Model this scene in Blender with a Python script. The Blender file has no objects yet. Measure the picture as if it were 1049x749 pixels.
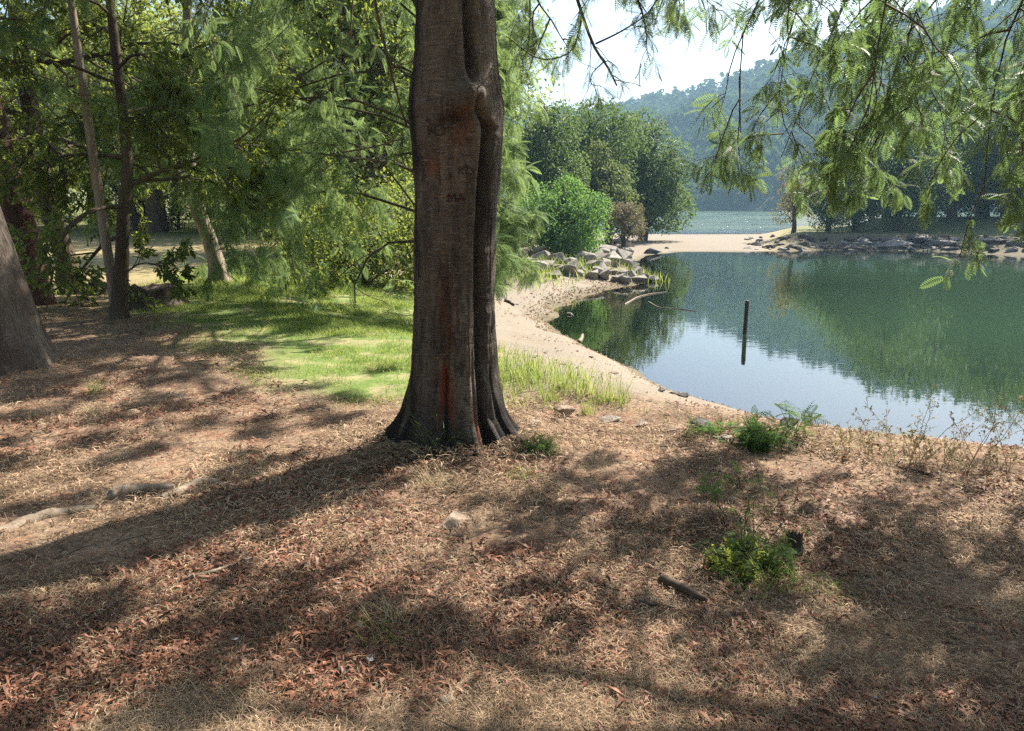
import bpy, bmesh, math, numpy as np
from mathutils import Vector
R = math.radians
S = bpy.context.scene
COL = S.collection

SUN_AZ, SUN_EL = R(44), R(46)       # azimuth from +Y towards +X
# ---------------------------------------------------------------- camera maths
PITCH = R(12.4); FPX = 758.0; CU, CV = 524.5, 374.5; EYE = 1.6; WZ = -1.4
cp, sp = math.cos(PITCH), math.sin(PITCH)
def ray(u, v):
    a, b = (u-CU)/FPX, (CV-v)/FPX
    return np.array([a, cp + b*sp, -sp + b*cp])
def at(u, v, z=0.0):
    r = ray(u, v); t = (z-EYE)/r[2]
    return np.array([r[0]*t, r[1]*t, z])
def atd(u, v, Y):
    r = ray(u, v); t = Y/r[1]
    return np.array([r[0]*t, Y, EYE + r[2]*t])

# ---------------------------------------------------------------- noise
def _h(i, j, k, s):
    i = np.asarray(i, np.int64); n = (i*374761393 + j*668265263 + k*2147483647 + s*1274126177) & 0xFFFFFFFF
    n = ((n ^ (n >> 13))*1274126177) & 0xFFFFFFFF
    n = ((n ^ (n >> 16))*2246822519) & 0xFFFFFFFF
    return ((n ^ (n >> 15)) & 0xFFFFFF)/float(0xFFFFFF)
def vnoise(x, y, z=None, s=0):
    x = np.asarray(x, float); y = np.asarray(y, float)
    z = np.zeros_like(x) if z is None else np.asarray(z, float)
    xi, yi, zi = np.floor(x).astype(np.int64), np.floor(y).astype(np.int64), np.floor(z).astype(np.int64)
    f = lambda t: t*t*(3-2*t)
    fx, fy, fz = f(x-xi), f(y-yi), f(z-zi)
    r = 0
    for a in (0, 1):
        for b in (0, 1):
            for c in (0, 1):
                w = (fx if a else 1-fx)*(fy if b else 1-fy)*(fz if c else 1-fz)
                r = r + w*_h(xi+a, yi+b, zi+c, s)
    return r*2-1
def fbm(x, y, z=None, o=4, s=0):
    r, a, f = 0, 0.5, 1.0
    for i in range(o):
        r = r + a*vnoise(np.asarray(x)*f, np.asarray(y)*f, None if z is None else np.asarray(z)*f, s+i)
        a *= .5; f *= 2.03
    return r
def sst(a, b, x):
    t = np.clip((np.asarray(x, float)-a)/(b-a), 0, 1); return t*t*(3-2*t)
def nrm(v): return v/np.maximum(np.linalg.norm(v, axis=-1, keepdims=True), 1e-9)

# ---------------------------------------------------------------- meshes
class MB:
    def __init__(s): s.v, s.q, s.t, s.a, s.n = [], [], [], [], 0
    def add(s, v, q=None, t=None, tint=None):
        v = np.asarray(v, np.float32).reshape(-1, 3)
        if q is not None and len(q): s.q.append(np.asarray(q, np.int64).reshape(-1, 4)+s.n)
        if t is not None and len(t): s.t.append(np.asarray(t, np.int64).reshape(-1, 3)+s.n)
        s.v.append(v)
        s.a.append(np.broadcast_to(np.asarray(.5 if tint is None else tint, np.float32), (len(v),)))
        s.n += len(v)
    def mesh(s, name, smooth=False, attrs=None):
        v = np.concatenate(s.v)
        q = np.concatenate(s.q) if s.q else np.zeros((0, 4), np.int64)
        t = np.concatenate(s.t) if s.t else np.zeros((0, 3), np.int64)
        m = bpy.data.meshes.new(name)
        m.vertices.add(len(v)); m.vertices.foreach_set('co', v.ravel().astype(np.float32))
        nl = len(q)*4+len(t)*3
        m.loops.add(nl); m.loops.foreach_set('vertex_index', np.concatenate([q.ravel(), t.ravel()]).astype(np.int32))
        m.polygons.add(len(q)+len(t))
        st = np.concatenate([np.arange(len(q))*4, len(q)*4+np.arange(len(t))*3]).astype(np.int32)
        m.polygons.foreach_set('loop_start', st)
        m.polygons.foreach_set('use_smooth', np.full(len(st), smooth))
        at_ = m.attributes.new('tint', 'FLOAT', 'POINT')
        at_.data.foreach_set('value', np.concatenate(s.a).astype(np.float32))
        for k, w in (attrs or {}).items():
            m.attributes.new(k, 'FLOAT', 'POINT').data.foreach_set('value', np.asarray(w, np.float32))
        m.update(calc_edges=True); m.validate()
        return m
    def obj(s, name, mat, parent=None, smooth=False, attrs=None):
        return link(name, s.mesh(name, smooth, attrs), mat, parent)
def link(name, me, mat=None, parent=None):
    o = bpy.data.objects.new(name, me); COL.objects.link(o)
    if mat is not None:
        me.materials.clear(); me.materials.append(mat)
    if parent is not None: o.parent = parent
    return o
def tag(o, label=None, cat=None, group=None, kind=None):
    if label: o['label'] = label
    if cat: o['category'] = cat
    if group: o['group'] = group
    if kind: o['kind'] = kind
    return o
def thing(name, label, cat, loc=(0, 0, 0), rz=0, group=None):
    o = bpy.data.objects.new(name, None); COL.objects.link(o)
    o.location = [float(c) for c in loc]; o.rotation_euler = (0, 0, rz)
    o.empty_display_size = .2
    return tag(o, label, cat, group)
def dup(root, loc, rz=0, sc=1.0, label=None, group=None):
    r = root.copy(); COL.objects.link(r); r.location = [float(c) for c in loc]; r.rotation_euler = (0, 0, rz)
    r.scale = (sc, sc, sc) if np.isscalar(sc) else sc
    if label: r['label'] = label
    if group: r['group'] = group
    for ch in list(root.children):
        c = ch.copy(); COL.objects.link(c); c.parent = r
        for g in list(ch.children):
            d = g.copy(); COL.objects.link(d); d.parent = c
    return r

# batch tubes: pts (B,n,3), rad (B,n)
def tubes(mb, pts, rad, sides=5, tint=.5, cap=False):
    B, n, _ = pts.shape
    tg = nrm(np.gradient(pts, axis=1))
    ref = np.where(np.abs(tg[..., 2:3]) > .9, np.array([1., 0, 0]), np.array([0, 0, 1.]))
    ref = np.broadcast_to(ref[:, :1], tg.shape)
    a = nrm(np.cross(tg, ref)); b = np.cross(tg, a)
    th = np.arange(sides)*2*np.pi/sides
    ring = a[:, :, None]*np.cos(th)[None, None, :, None] + b[:, :, None]*np.sin(th)[None, None, :, None]
    v = pts[:, :, None] + ring*rad[:, :, None, None]
    base = np.arange(B)[:, None, None]*n*sides
    i = np.arange(n-1)[None, :, None]; j = np.arange(sides)[None, None, :]; j2 = (j+1) % sides
    q = np.stack([base+i*sides+j, base+i*sides+j2, base+(i+1)*sides+j2, base+(i+1)*sides+j], -1).reshape(-1, 4)
    mb.add(v.reshape(-1, 3), q, tint=tint)
def tube1(mb, pts, rad, sides=8, tint=.5):
    tubes(mb, np.asarray(pts, float)[None], np.asarray(rad, float)[None], sides, tint)
def resample(p, n):
    p = np.asarray(p, float); t = np.linspace(0, len(p)-1, n)
    # catmull-rom
    k = np.clip(np.floor(t).astype(int), 0, len(p)-2); f = (t-k)[:, None]
    g = lambda i: p[np.clip(i, 0, len(p)-1)]
    p0, p1, p2, p3 = g(k-1), g(k), g(k+1), g(k+2)
    return .5*((2*p1)+(-p0+p2)*f+(2*p0-5*p1+4*p2-p3)*f**2+(-p0+3*p1-3*p2+p3)*f**3)

# leaf placement: template (k,3) quads (m,4)
def place(mb, tv, tq, pos, fwd, up, sc, tint):
    fwd = nrm(fwd); side = nrm(np.cross(up, fwd)); nn = np.cross(fwd, side)
    sc = np.asarray(sc).reshape(-1, 1, 1)
    v = pos[:, None] + sc*(tv[None, :, 0:1]*fwd[:, None] + tv[None, :, 1:2]*side[:, None] + tv[None, :, 2:3]*nn[:, None])
    N, k = len(pos), len(tv)
    q = (np.arange(N)[:, None, None]*k + tq[None]).reshape(-1, 4)
    mb.add(v.reshape(-1, 3), q, tint=np.repeat(tint, k))
BROAD_V = np.array([[0, 0, 0], [.45, .27, .07], [1, 0, -.08], [.45, -.27, .07]]); BROAD_Q = np.array([[0, 1, 2, 3]])
OVAL_V = np.array([[0, 0, 0], [.3, .2, .06], [.72, .19, .03], [1, 0, -.1], [.72, -.19, .03], [.3, -.2, .06]]); OVAL_Q = np.array([[0, 1, 2, 3], [0, 3, 4, 5]])
def frond_template(pairs=12, w=.05, pl=.34, droop=.3, fd=.55):
    vs, qs = [], []
    def strip(a, b, wd, nrm_):
        d = b-a; s = np.cross(d, nrm_); s = s/np.linalg.norm(s)*wd*.5
        i = len(vs); m = a+d*.55
        vs.extend([a, m+s, b, m-s]); qs.append([i, i+1, i+2, i+3])
    f = lambda x: np.array([x, 0, -droop*x*x])
    for k in range(3): strip(f(k/3), f((k+1)/3+.03), .022, np.array([0, 0, 1.]))
    for i in range(pairs):
        x = .1+.88*i/(pairs-1); L = pl*(math.sin(math.pi*(.18+.72*i/(pairs-1)))**.7)
        for sgn in (1, -1):
            a = f(x); b = a+np.array([fd, sgn*.85, -.25])*L
            strip(a, b, w, np.array([-.1, 0, 1.]))
    strip(f(.97), f(1.14), w, np.array([0, 0, 1.]))
    return np.array(vs), np.array(qs)
FR_V, FR_Q = frond_template()
FRC_V, FRC_Q = frond_template(8, .085, .36, .3, .4)     # coarser, for trees farther off
FRF_V, FRF_Q = frond_template(13, .044, .32, .4, .4)    # fine, for boughs close by

FRS_V, FRS_Q = frond_template(10, .10, .34, .4, .4)    # leafier, for the shading crown
FRN_V, FRN_Q = frond_template(11, .07, .33, .35, .4)   # for the boughs in view
# ---------------------------------------------------------------- materials
def newmat(name):
    m = bpy.data.materials.new(name); m.use_nodes = True
    nt = m.node_tree; nt.nodes.clear()
    out = nt.nodes.new('ShaderNodeOutputMaterial')
    return m, nt, out
class NT:
    def __init__(s, nt): s.nt = nt
    def n(s, t, **k):
        x = s.nt.nodes.new(t)
        for a, b in k.items():
            if a.startswith('_'): setattr(x, a[1:], b)
            else: x.inputs[a.replace('__', ' ')].default_value = b
        return x
    def l(s, a, b): s.nt.links.new(a, b)
    def attr(s, name): return s.n('ShaderNodeAttribute', _attribute_name=name).outputs['Fac']
    def noise(s, vec, scale, detail=4, rough=.55, dist=0):
        x = s.n('ShaderNodeTexNoise', Scale=scale, Detail=detail, Roughness=rough, Distortion=dist); s.l(vec, x.inputs['Vector']); return x.outputs['Fac']
    def ramp(s, f, stops):
        x = s.n('ShaderNodeValToRGB'); e = x.color_ramp.elements
        while len(e) < len(stops): e.new(.5)
        for i, (p, c) in enumerate(stops):
            e[i].position = p; e[i].color = (c, c, c, 1) if np.isscalar(c) else (*c, 1)
        s.l(f, x.inputs['Fac']); return x.outputs['Color']
    def mix(s, f, a, b, mode='MIX'):
        x = s.n('ShaderNodeMix', _data_type='RGBA', _blend_type=mode)
        for sock, val in ((x.inputs[0], f), (x.inputs[6], a), (x.inputs[7], b)):
            if hasattr(val, 'is_linked') or hasattr(val, 'links'): s.l(val, sock)
            elif np.isscalar(val): sock.default_value = val if sock.type == 'VALUE' else (val, val, val, 1)
            else: sock.default_value = (*val, 1)
        return x.outputs[2]
    def math(s, op, a, b=0.0, c=None):
        x = s.n('ShaderNodeMath', _operation=op)
        for i, val in enumerate((a, b) if c is None else (a, b, c)):
            if hasattr(val, 'links'): s.l(val, x.inputs[i])
            else: x.inputs[i].default_value = val
        return x.outputs[0]
    def mapping(s, vec, scale):
        x = s.n('ShaderNodeMapping'); x.inputs['Scale'].default_value = scale; s.l(vec, x.inputs['Vector']); return x.outputs['Vector']
    def pos(s): return s.n('ShaderNodeNewGeometry').outputs['Position']
    def objc(s): return s.n('ShaderNodeTexCoord').outputs['Object']
    def bump(s, h, strength=.5, dist=.02):
        x = s.n('ShaderNodeBump', Strength=strength, Distance=dist); s.l(h, x.inputs['Height']); return x.outputs['Normal']

def leaf_mat(name, ca, cb, tr, tfac=.45, rough=.45, spec=.3, hue=.15):
    m, nt, out = newmat(name); g = NT(nt)
    t = g.attr('tint')
    c = g.mix(t, ca, cb)
    nz = g.noise(g.pos(), .55, 2)
    c = g.mix(g.ramp(nz, [(.35, 0), (.7, 1)]), c, g.mix(.35, c, cb))
    p = g.n('ShaderNodeBsdfPrincipled', Roughness=max(rough, .55)); p.inputs['Specular IOR Level'].default_value = spec*.6
    g.l(c, p.inputs['Base Color'])
    tl = g.n('ShaderNodeBsdfTranslucent'); g.l(g.mix(.5, c, g.mix(t, tuple(.8*x for x in tr), tr)), tl.inputs['Color'])
    mx = g.n('ShaderNodeMixShader', Fac=tfac); g.l(p.outputs[0], mx.inputs[1]); g.l(tl.outputs[0], mx.inputs[2])
    g.l(mx.outputs[0], out.inputs['Surface'])
    return m
def plain_mat(name, ca, cb, scale=8, rough=.8, bump=.4, bd=.01, stretch=(1, 1, 1), tint=False, spec=.3):
    m, nt, out = newmat(name); g = NT(nt)
    v = g.mapping(g.objc(), stretch)
    n1 = g.noise(v, scale, 6, .62); n2 = g.noise(v, scale*5, 4, .6)
    f = g.math('ADD', g.math('MULTIPLY', n1, .7), g.math('MULTIPLY', n2, .3))
    c = g.mix(g.ramp(f, [(.34, 0), (.66, 1)]), ca, cb)
    if tint: c = g.mix(g.attr('tint'), g.mix(.5, c, ca), g.mix(.5, c, cb))
    p = g.n('ShaderNodeBsdfPrincipled', Roughness=rough); p.inputs['Specular IOR Level'].default_value = spec
    g.l(c, p.inputs['Base Color']); g.l(g.bump(f, bump, bd), p.inputs['Normal'])
    g.l(p.outputs[0], out.inputs['Surface'])
    return m
def bark_mat(name, ca, cb, cc, scale=6, stretch=(1, 1, .22), bump=.7, bd=.02):
    m, nt, out = newmat(name); g = NT(nt)
    o = g.objc()
    v = g.mapping(o, stretch)
    n1 = g.noise(v, scale, 6, .65, .4); n2 = g.noise(v, scale*6, 4, .6); n3 = g.noise(o, 1.3, 3)
    f = g.math('ADD', g.math('MULTIPLY', n1, .65), g.math('MULTIPLY', n2, .35))
    c = g.mix(g.ramp(f, [(.36, 0), (.62, 1)]), ca, cb)
    c = g.mix(g.ramp(n3, [(.48, 0), (.66, .8)]), c, cc)
    p = g.n('ShaderNodeBsdfPrincipled', Roughness=.85); p.inputs['Specular IOR Level'].default_value = .25
    g.l(c, p.inputs['Base Color']); g.l(g.bump(f, bump, bd), p.inputs['Normal'])
    g.l(p.outputs[0], out.inputs['Surface'])
    return m

M = {}
M['frond'] = leaf_mat('acacia_frond', (.06, .125, .047), (.15, .235, .095), (.46, .60, .18), .48, .5, .25)
M['frond_near'] = leaf_mat('acacia_frond_close', (.035, .085, .034), (.14, .20, .085), (.34, .50, .14), .45, .45, .35)
M['bay'] = leaf_mat('bay_leaf', (.05, .088, .024), (.13, .175, .045), (.56, .64, .10), .50, .36, .5)
M['forest'] = leaf_mat('forest_leaf', (.075, .125, .025), (.18, .24, .055), (.58, .66, .11), .52, .5, .3)
M['oak'] = leaf_mat('oak_leaf', (.04, .08, .028), (.095, .15, .045), (.28, .40, .08), .40, .5, .3)
M['oak_light'] = leaf_mat('light_oak_leaf', (.06, .10, .025), (.12, .16, .05), (.30, .36, .08), .4, .5, .3)
M['bush'] = leaf_mat('bush_leaf', (.05, .13, .04), (.13, .26, .06), (.34, .55, .09), .45, .45, .35)
M['dry_leaf'] = leaf_mat('dry_crown_leaf', (.16, .13, .08), (.24, .21, .12), (.35, .28, .12), .3, .6, .2)
M['gold'] = leaf_mat('yellow_leaf', (.14, .13, .04), (.26, .22, .07), (.45, .38, .1), .4, .5, .3)
M['head'] = leaf_mat('headland_leaf', (.038, .08, .034), (.095, .15, .055), (.24, .36, .09), .38, .5, .25)
M['hillf'] = leaf_mat('hill_leaf', (.018, .045, .018), (.085, .125, .045), (.18, .25, .07), .25, .9, .0)
M['weed'] = leaf_mat('weed_leaf', (.05, .12, .03), (.10, .20, .05), (.3, .45, .08), .4, .5, .3)
M['weed_dark'] = leaf_mat('dark_weed_leaf', (.035, .075, .02), (.085, .14, .035), (.24, .34, .07), .35, .5, .3)
M['grass'] = leaf_mat('grass_blade', (.11, .19, .03), (.29, .36, .09), (.55, .62, .13), .46, .5, .3)
M['straw'] = leaf_mat('straw', (.10, .058, .036), (.53, .385, .25), (.34, .26, .15), .15, .7, .2)
M['litter'] = leaf_mat('litter_leaf', (.06, .028, .02), (.29, .125, .07), (.26, .11, .05), .12, .55, .4)
M['drystem'] = leaf_mat('dry_stem', (.20, .18, .09), (.44, .37, .22), (.42, .38, .2), .25, .7, .2)
M['bark_dark'] = bark_mat('dark_bark', (.035, .026, .018), (.12, .085, .055), (.09, .085, .05))
M['bark_red'] = bark_mat('reddish_bark', (.035, .018, .013), (.13, .06, .04), (.07, .04, .028), 9)
M['bark_pale'] = bark_mat('pale_bark', (.16, .12, .085), (.36, .30, .23), (.20, .17, .11))
M['bark_grey'] = bark_mat('grey_bark', (.11, .09, .07), (.34, .29, .24), (.20, .13, .095), 7, (1, 1, .3))
M['bark_lean'] = bark_mat('leaning_bark', (.035, .025, .018), (.17, .137, .108), (.065, .035, .026), 10, (1, 1, .16), 1.0, .05)
M['twig'] = plain_mat('twig_bark', (.05, .035, .025), (.13, .09, .06), 12)
M['rock'] = plain_mat('granite', (.12, .105, .088), (.35, .31, .26), 3.5, .85, .8, .05)
M['rock_dark'] = plain_mat('wet_rock', (.035, .03, .026), (.10, .085, .07), 6, .7, .8, .03)
M['rock_shore'] = plain_mat('shore_stone', (.05, .042, .035), (.16, .135, .11), 5, .85, .8, .03)
M['rock_tan'] = plain_mat('tan_stone', (.17, .12, .085), (.38, .29, .21), 9, .9, .8, .02)
M['wood_pale'] = plain_mat('weathered_wood', (.10, .075, .052), (.33, .26, .19), 9, .8, .7, .015, (1, 1, 1))
M['wood_dark'] = plain_mat('dark_wood', (.03, .022, .016), (.10, .07, .05), 14, .85, .8, .01)
M['post'] = plain_mat('wet_post', (.018, .016, .014), (.05, .045, .04), 20, .6, .5, .01)
M['paper'] = plain_mat('paper', (.6, .58, .55), (.8, .79, .77), 20, .8, .3, .004)
M['carve'] = plain_mat('carved_scar', (.012, .008, .007), (.03, .016, .014), 60, .9, .3, .003)
M['carve_faint'] = plain_mat('carved_scar_old', (.03, .021, .016), (.05, .035, .027), 60, .9, .3, .003)
M['carve_red'] = plain_mat('carved_scar_reddish', (.035, .010, .009), (.07, .018, .015), 60, .9, .3, .003)

# ---------------------------------------------------------------- terrain
cove_px = [(760, 432), (700, 406), (655, 380), (610, 364), (582, 347), (562, 328), (572, 314), (605, 303), (640, 293), (672, 287)]
cove = [at(u, v, WZ)[:2] for u, v in cove_px]
cove += [at(640, 272, WZ)[:2], at(662, 262, WZ)[:2], at(700, 258, WZ)[:2], at(760, 258.5, WZ)[:2], at(850, 256, WZ)[:2],
         at(950, 257, WZ)[:2], at(1049, 262, WZ)[:2], np.array([44, 40]), np.array([70, 44]), np.array([105, 40]), np.array([115, 10]),
         np.array([90, -20]), np.array([50, -18]), np.array([24, -3]), np.array([13, 3]), np.array([8.6, 6.6]), np.array([5.7, 7.9]), np.array([4.1, 8.7])]
LAKES = [np.array(cove), np.array([at(622, 239.5, WZ)[:2], at(700, 240.5, WZ)[:2], at(800, 240, WZ)[:2], [42, 78], [70, 82], [140, 90], [260, 120], [330, 200], [330, 330], [60, 330], [20, 300], [6, 180], [7, 110]])]
def sdist(x, y):
    """distance to the nearest shore, positive on land and negative in the water"""
    best = np.full(x.shape, 1e9); inside = np.zeros(x.shape, bool)
    for P in LAKES:
        ins = np.zeros(x.shape, bool)
        for i in range(len(P)):
            a, b = P[i], P[(i+1) % len(P)]
            d = b-a; L2 = d@d
            t = np.clip(((x-a[0])*d[0]+(y-a[1])*d[1])/L2, 0, 1)
            best = np.minimum(best, np.hypot(x-a[0]-t*d[0], y-a[1]-t*d[1]))
            with np.errstate(divide='ignore', invalid='ignore'):
                c = ((a[1] > y) != (b[1] > y)) & (x < (b[0]-a[0])*(y-a[1])/(b[1]-a[1])+a[0])
            ins ^= c
        inside |= ins
    return np.where(inside, -best, best)
TX, TY = -.40, 4.86      # the big trunk
def terrain(x, y, full=False):
    x = np.asarray(x, float); y = np.asarray(y, float)
    d = sdist(x, y)
    d = d + .22*fbm(x*.9, y*.9, o=3, s=5)*np.clip(np.abs(y)/10, .4, 2)
    Lb = 4.2 + 2.6*sst(1.5, -.5, x)*sst(8, 12, y) + 5*sst(20, 30, y)
    t = np.clip(d/Lb, 0, 1)
    land = 1.4*(1-(1-t)**1.35)
    far = sst(36, 44, y)*sst(2, 7, x)
    bank = sst(.33, .39, x/np.maximum(y, 1)); land = land*(1-far) + far*(np.clip(d*(.05+.24*bank), 0, .22+.7*bank)+np.clip(d-6, 0, 6)*.16*sst(.42, .5, x/np.maximum(y, 1)))
    land = land + .3*sst(30, 60, y)*sst(5, -8, x)*t + 4*sst(70, 160, np.hypot(x, y))*t*(1-far)*sst(10, -20, x)
    h = WZ + np.where(d > 0, land, np.maximum(d*.10, -4.0))
    near = np.clip(t*1.5, 0, 1)
    h = h + near*(.05*fbm(x*.7, y*.7, o=4, s=11) + .018*fbm(x*5, y*5, o=3, s=17)*sst(14, 8, np.hypot(x, y)))
    h = h + .05*np.exp(-((x-TX)**2+(y-TY+.1)**2)/.75)
    h = h + .05*np.exp(-((x-(-4.75))**2+(y-7.0)**2)/.9) + .07*np.exp(-((x-1.0)**2+(y-3.42)**2)/.05)
    return (h, d, t) if full else h
def th(x, y): return float(terrain(np.array([x]), np.array([y]))[0])
def G(u, v):
    """the ground point seen at a place in the picture"""
    r = ray(u, v); t = np.concatenate([np.linspace(1.5, 12, 500), np.geomspace(12.05, 160, 700)])
    p = np.outer(t, r) + np.array([0, 0, EYE])
    h = terrain(p[:, 0], p[:, 1]); k = np.argmax(p[:, 2] < h)
    return np.array([p[k, 0], p[k, 1], h[k]])

N = 620
tt = np.linspace(-1, 1, N)
def warp(t, k, m): return np.sinh(t*k)/math.sinh(k)*m
gx = warp(tt, 9.0, 1600.); gy = warp(tt, 9.0, 1600.) + 4.2
X, Y = np.meshgrid(gx, gy)
H, D, T_ = terrain(X.ravel(), Y.ravel(), True)
xr, yr = X.ravel(), Y.ravel()
def polymask(px, soft, z=-.12):
    P = np.array([at(u, v, z)[:2] for u, v in px]); best = np.full(xr.shape, 1e9); ins = np.zeros(xr.shape, bool)
    return polydist(P, xr, yr, soft)
def polydist(P, x, y, soft):
    best = np.full(x.shape, 1e9); ins = np.zeros(x.shape, bool)
    for i in range(len(P)):
        a, b = P[i], P[(i+1) % len(P)]; d = b-a
        t = np.clip(((x-a[0])*d[0]+(y-a[1])*d[1])/(d@d), 0, 1)
        best = np.minimum(best, np.hypot(x-a[0]-t*d[0], y-a[1]-t*d[1]))
        with np.errstate(divide='ignore', invalid='ignore'):
            ins ^= ((a[1] > y) != (b[1] > y)) & (x < (b[0]-a[0])*(y-a[1])/(b[1]-a[1])+a[0])
    return sst(-soft, soft, np.where(ins, best, -best))
LAWN = np.array([at(u, v, -.12)[:2] for u, v in [(135, 318), (195, 340), (255, 376), (345, 406), (425, 428), (520, 428), (530, 400), (505, 360), (470, 300), (420, 278), (330, 268), (230, 270), (185, 292)]])
def lawn_mask(x, y):
    n = .5*fbm(x*1.1, y*1.1, o=4, s=31)
    return polydist(LAWN, x+n, y+n*.8, .45)
def sand_mask(x, y, d, t):
    left = sst(1.08, .7, d/7.5 + .25*fbm(x*.8, y*.8, o=3, s=41))
    return np.clip(left*sst(4.0, 1.6, x*1.0-.25*(y-8))*sst(5.5, 7.0, y) + sst(1.5, .6, d)*sst(5, 7, y) + sst(36, 44, y)*sst(2, 6, x), 0, 1)*(1-sst(36, 44, y)*sst(.325, .365, x/np.maximum(y, 1)))
LM = lawn_mask(xr, yr)*(D > 0)
SM = sand_mask(xr, yr, D, T_)*(1-LM*.85)
far_grass = sst(30, 40, yr)*sst(8, 4, xr) + sst(80, 120, np.hypot(xr, yr)) + sst(.35, .38, xr/np.maximum(yr, 1))*sst(40, 46, yr)*sst(2.5, 5, D)
hl = sst(.345, .375, xr/np.maximum(yr, 1))*sst(38, 44, yr)*(D > 0)*sst(14, 10, D)
wet = np.maximum(hl*sst(4.2, 2.6, D), 0)+sst(.55, .05, D + .15*fbm(xr*2, yr*2, o=2, s=3))  # wet shore; the headland bank is also darkened to stand for its shade
mbG = MB()
ii = (np.arange(N-1)[:, None]*N + np.arange(N-1)[None]).ravel()
mbG.add(np.stack([xr, yr, H], 1), np.stack([ii, ii+1, ii+N+1, ii+N], 1))
def ground_mat():
    m, nt, out = newmat('ground'); g = NT(nt); p = g.pos()
    big = g.noise(p, .9, 4); mid = g.noise(p, 5, 6, .65); fine = g.noise(p, 38, 6, .7); vf = g.noise(p, 160, 3, .7)
    st = g.noise(g.mapping(p, (1, .25, 1)), 60, 4, .7, 1.5)
    lit = g.mix(g.ramp(fine, [(.33, 0), (.62, 1)]), (.06, .038, .025), (.35, .24, .16))
    lit = g.mix(g.ramp(st, [(.5, 0), (.68, .8)]), lit, (.42, .31, .19))
    lit = g.mix(g.ramp(g.math('ADD', g.math('MULTIPLY', mid, .6), g.math('MULTIPLY', vf, .4)), [(.5, 0), (.62, .75)]), lit, (.24, .095, .055))
    lit = g.mix(g.ramp(big, [(.52, 0), (.68, .35)]), lit, (.15, .13, .06))
    lit = g.mix(g.ramp(g.noise(p, 2.2, 6, .68, .5), [(.45, 0), (.6, .7)]), lit, g.mix(fine, (.04, .024, .017), (.15, .085, .055)))
    # far dry meadow
    geo = g.n('ShaderNodeSeparateXYZ'); g.l(p, geo.inputs[0])
    yy = g.n('ShaderNodeMapRange'); yy.inputs[1].default_value = 9; yy.inputs[2].default_value = 16; g.l(geo.outputs['Y'], yy.inputs[0])
    mead = g.mix(g.ramp(mid, [(.4, 0), (.6, 1)]), (.34, .26, .14), (.26, .25, .10))
    lit = g.mix(g.math('MULTIPLY', yy.outputs[0], .75), lit, mead)
    gr = g.mix(g.ramp(fine, [(.35, 0), (.65, 1)]), (.08, .135, .028), (.17, .23, .055))
    gr = g.mix(g.ramp(g.noise(p, 2.6, 5, .65), [(.48, 0), (.64, .75)]), gr, (.38, .31, .18))
    sd = g.mix(g.ramp(fine, [(.36, 0), (.64, 1)]), (.165, .137, .105), (.275, .235, .185))
    sd = g.mix(g.ramp(g.noise(p, 1.8, 5, .6), [(.46, 0), (.66, .7)]), sd, (.235, .185, .13))
    sd = g.mix(g.ramp(vf, [(.58, 0), (.7, .6)]), sd, (.16, .13, .10))
    c = g.mix(g.attr('sand'), lit, sd); c = g.mix(g.attr('lawn'), c, gr); c = g.mix(g.attr('fargrass'), c, g.mix(mid, (.10, .13, .045), (.20, .19, .08)))
    c = g.mix(g.attr('wet'), c, g.mix(fine, (.09, .075, .045), (.17, .14, .08)))  # wet shore, and shade painted on the headland bank
    b = g.n('ShaderNodeBsdfPrincipled', Roughness=.92); b.inputs['Specular IOR Level'].default_value = .2
    g.l(c, b.inputs['Base Color'])
    hh = g.math('ADD', g.math('MULTIPLY', fine, .7), g.math('MULTIPLY', mid, .6))
    g.l(g.bump(hh, .75, .035), b.inputs['Normal']); g.l(b.outputs[0], out.inputs['Surface'])
    return m
M['ground'] = ground_mat()
go = mbG.obj('ground', M['ground'], None, True, dict(lawn=LM, sand=SM*(1-hl), fargrass=np.clip(far_grass, 0, 1)*(D > 0), wet=np.clip(wet, 0, 1)))
tag(go, 'brown forest floor of dry grass and fallen leaves, sandy towards the lake', kind='structure')

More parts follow.
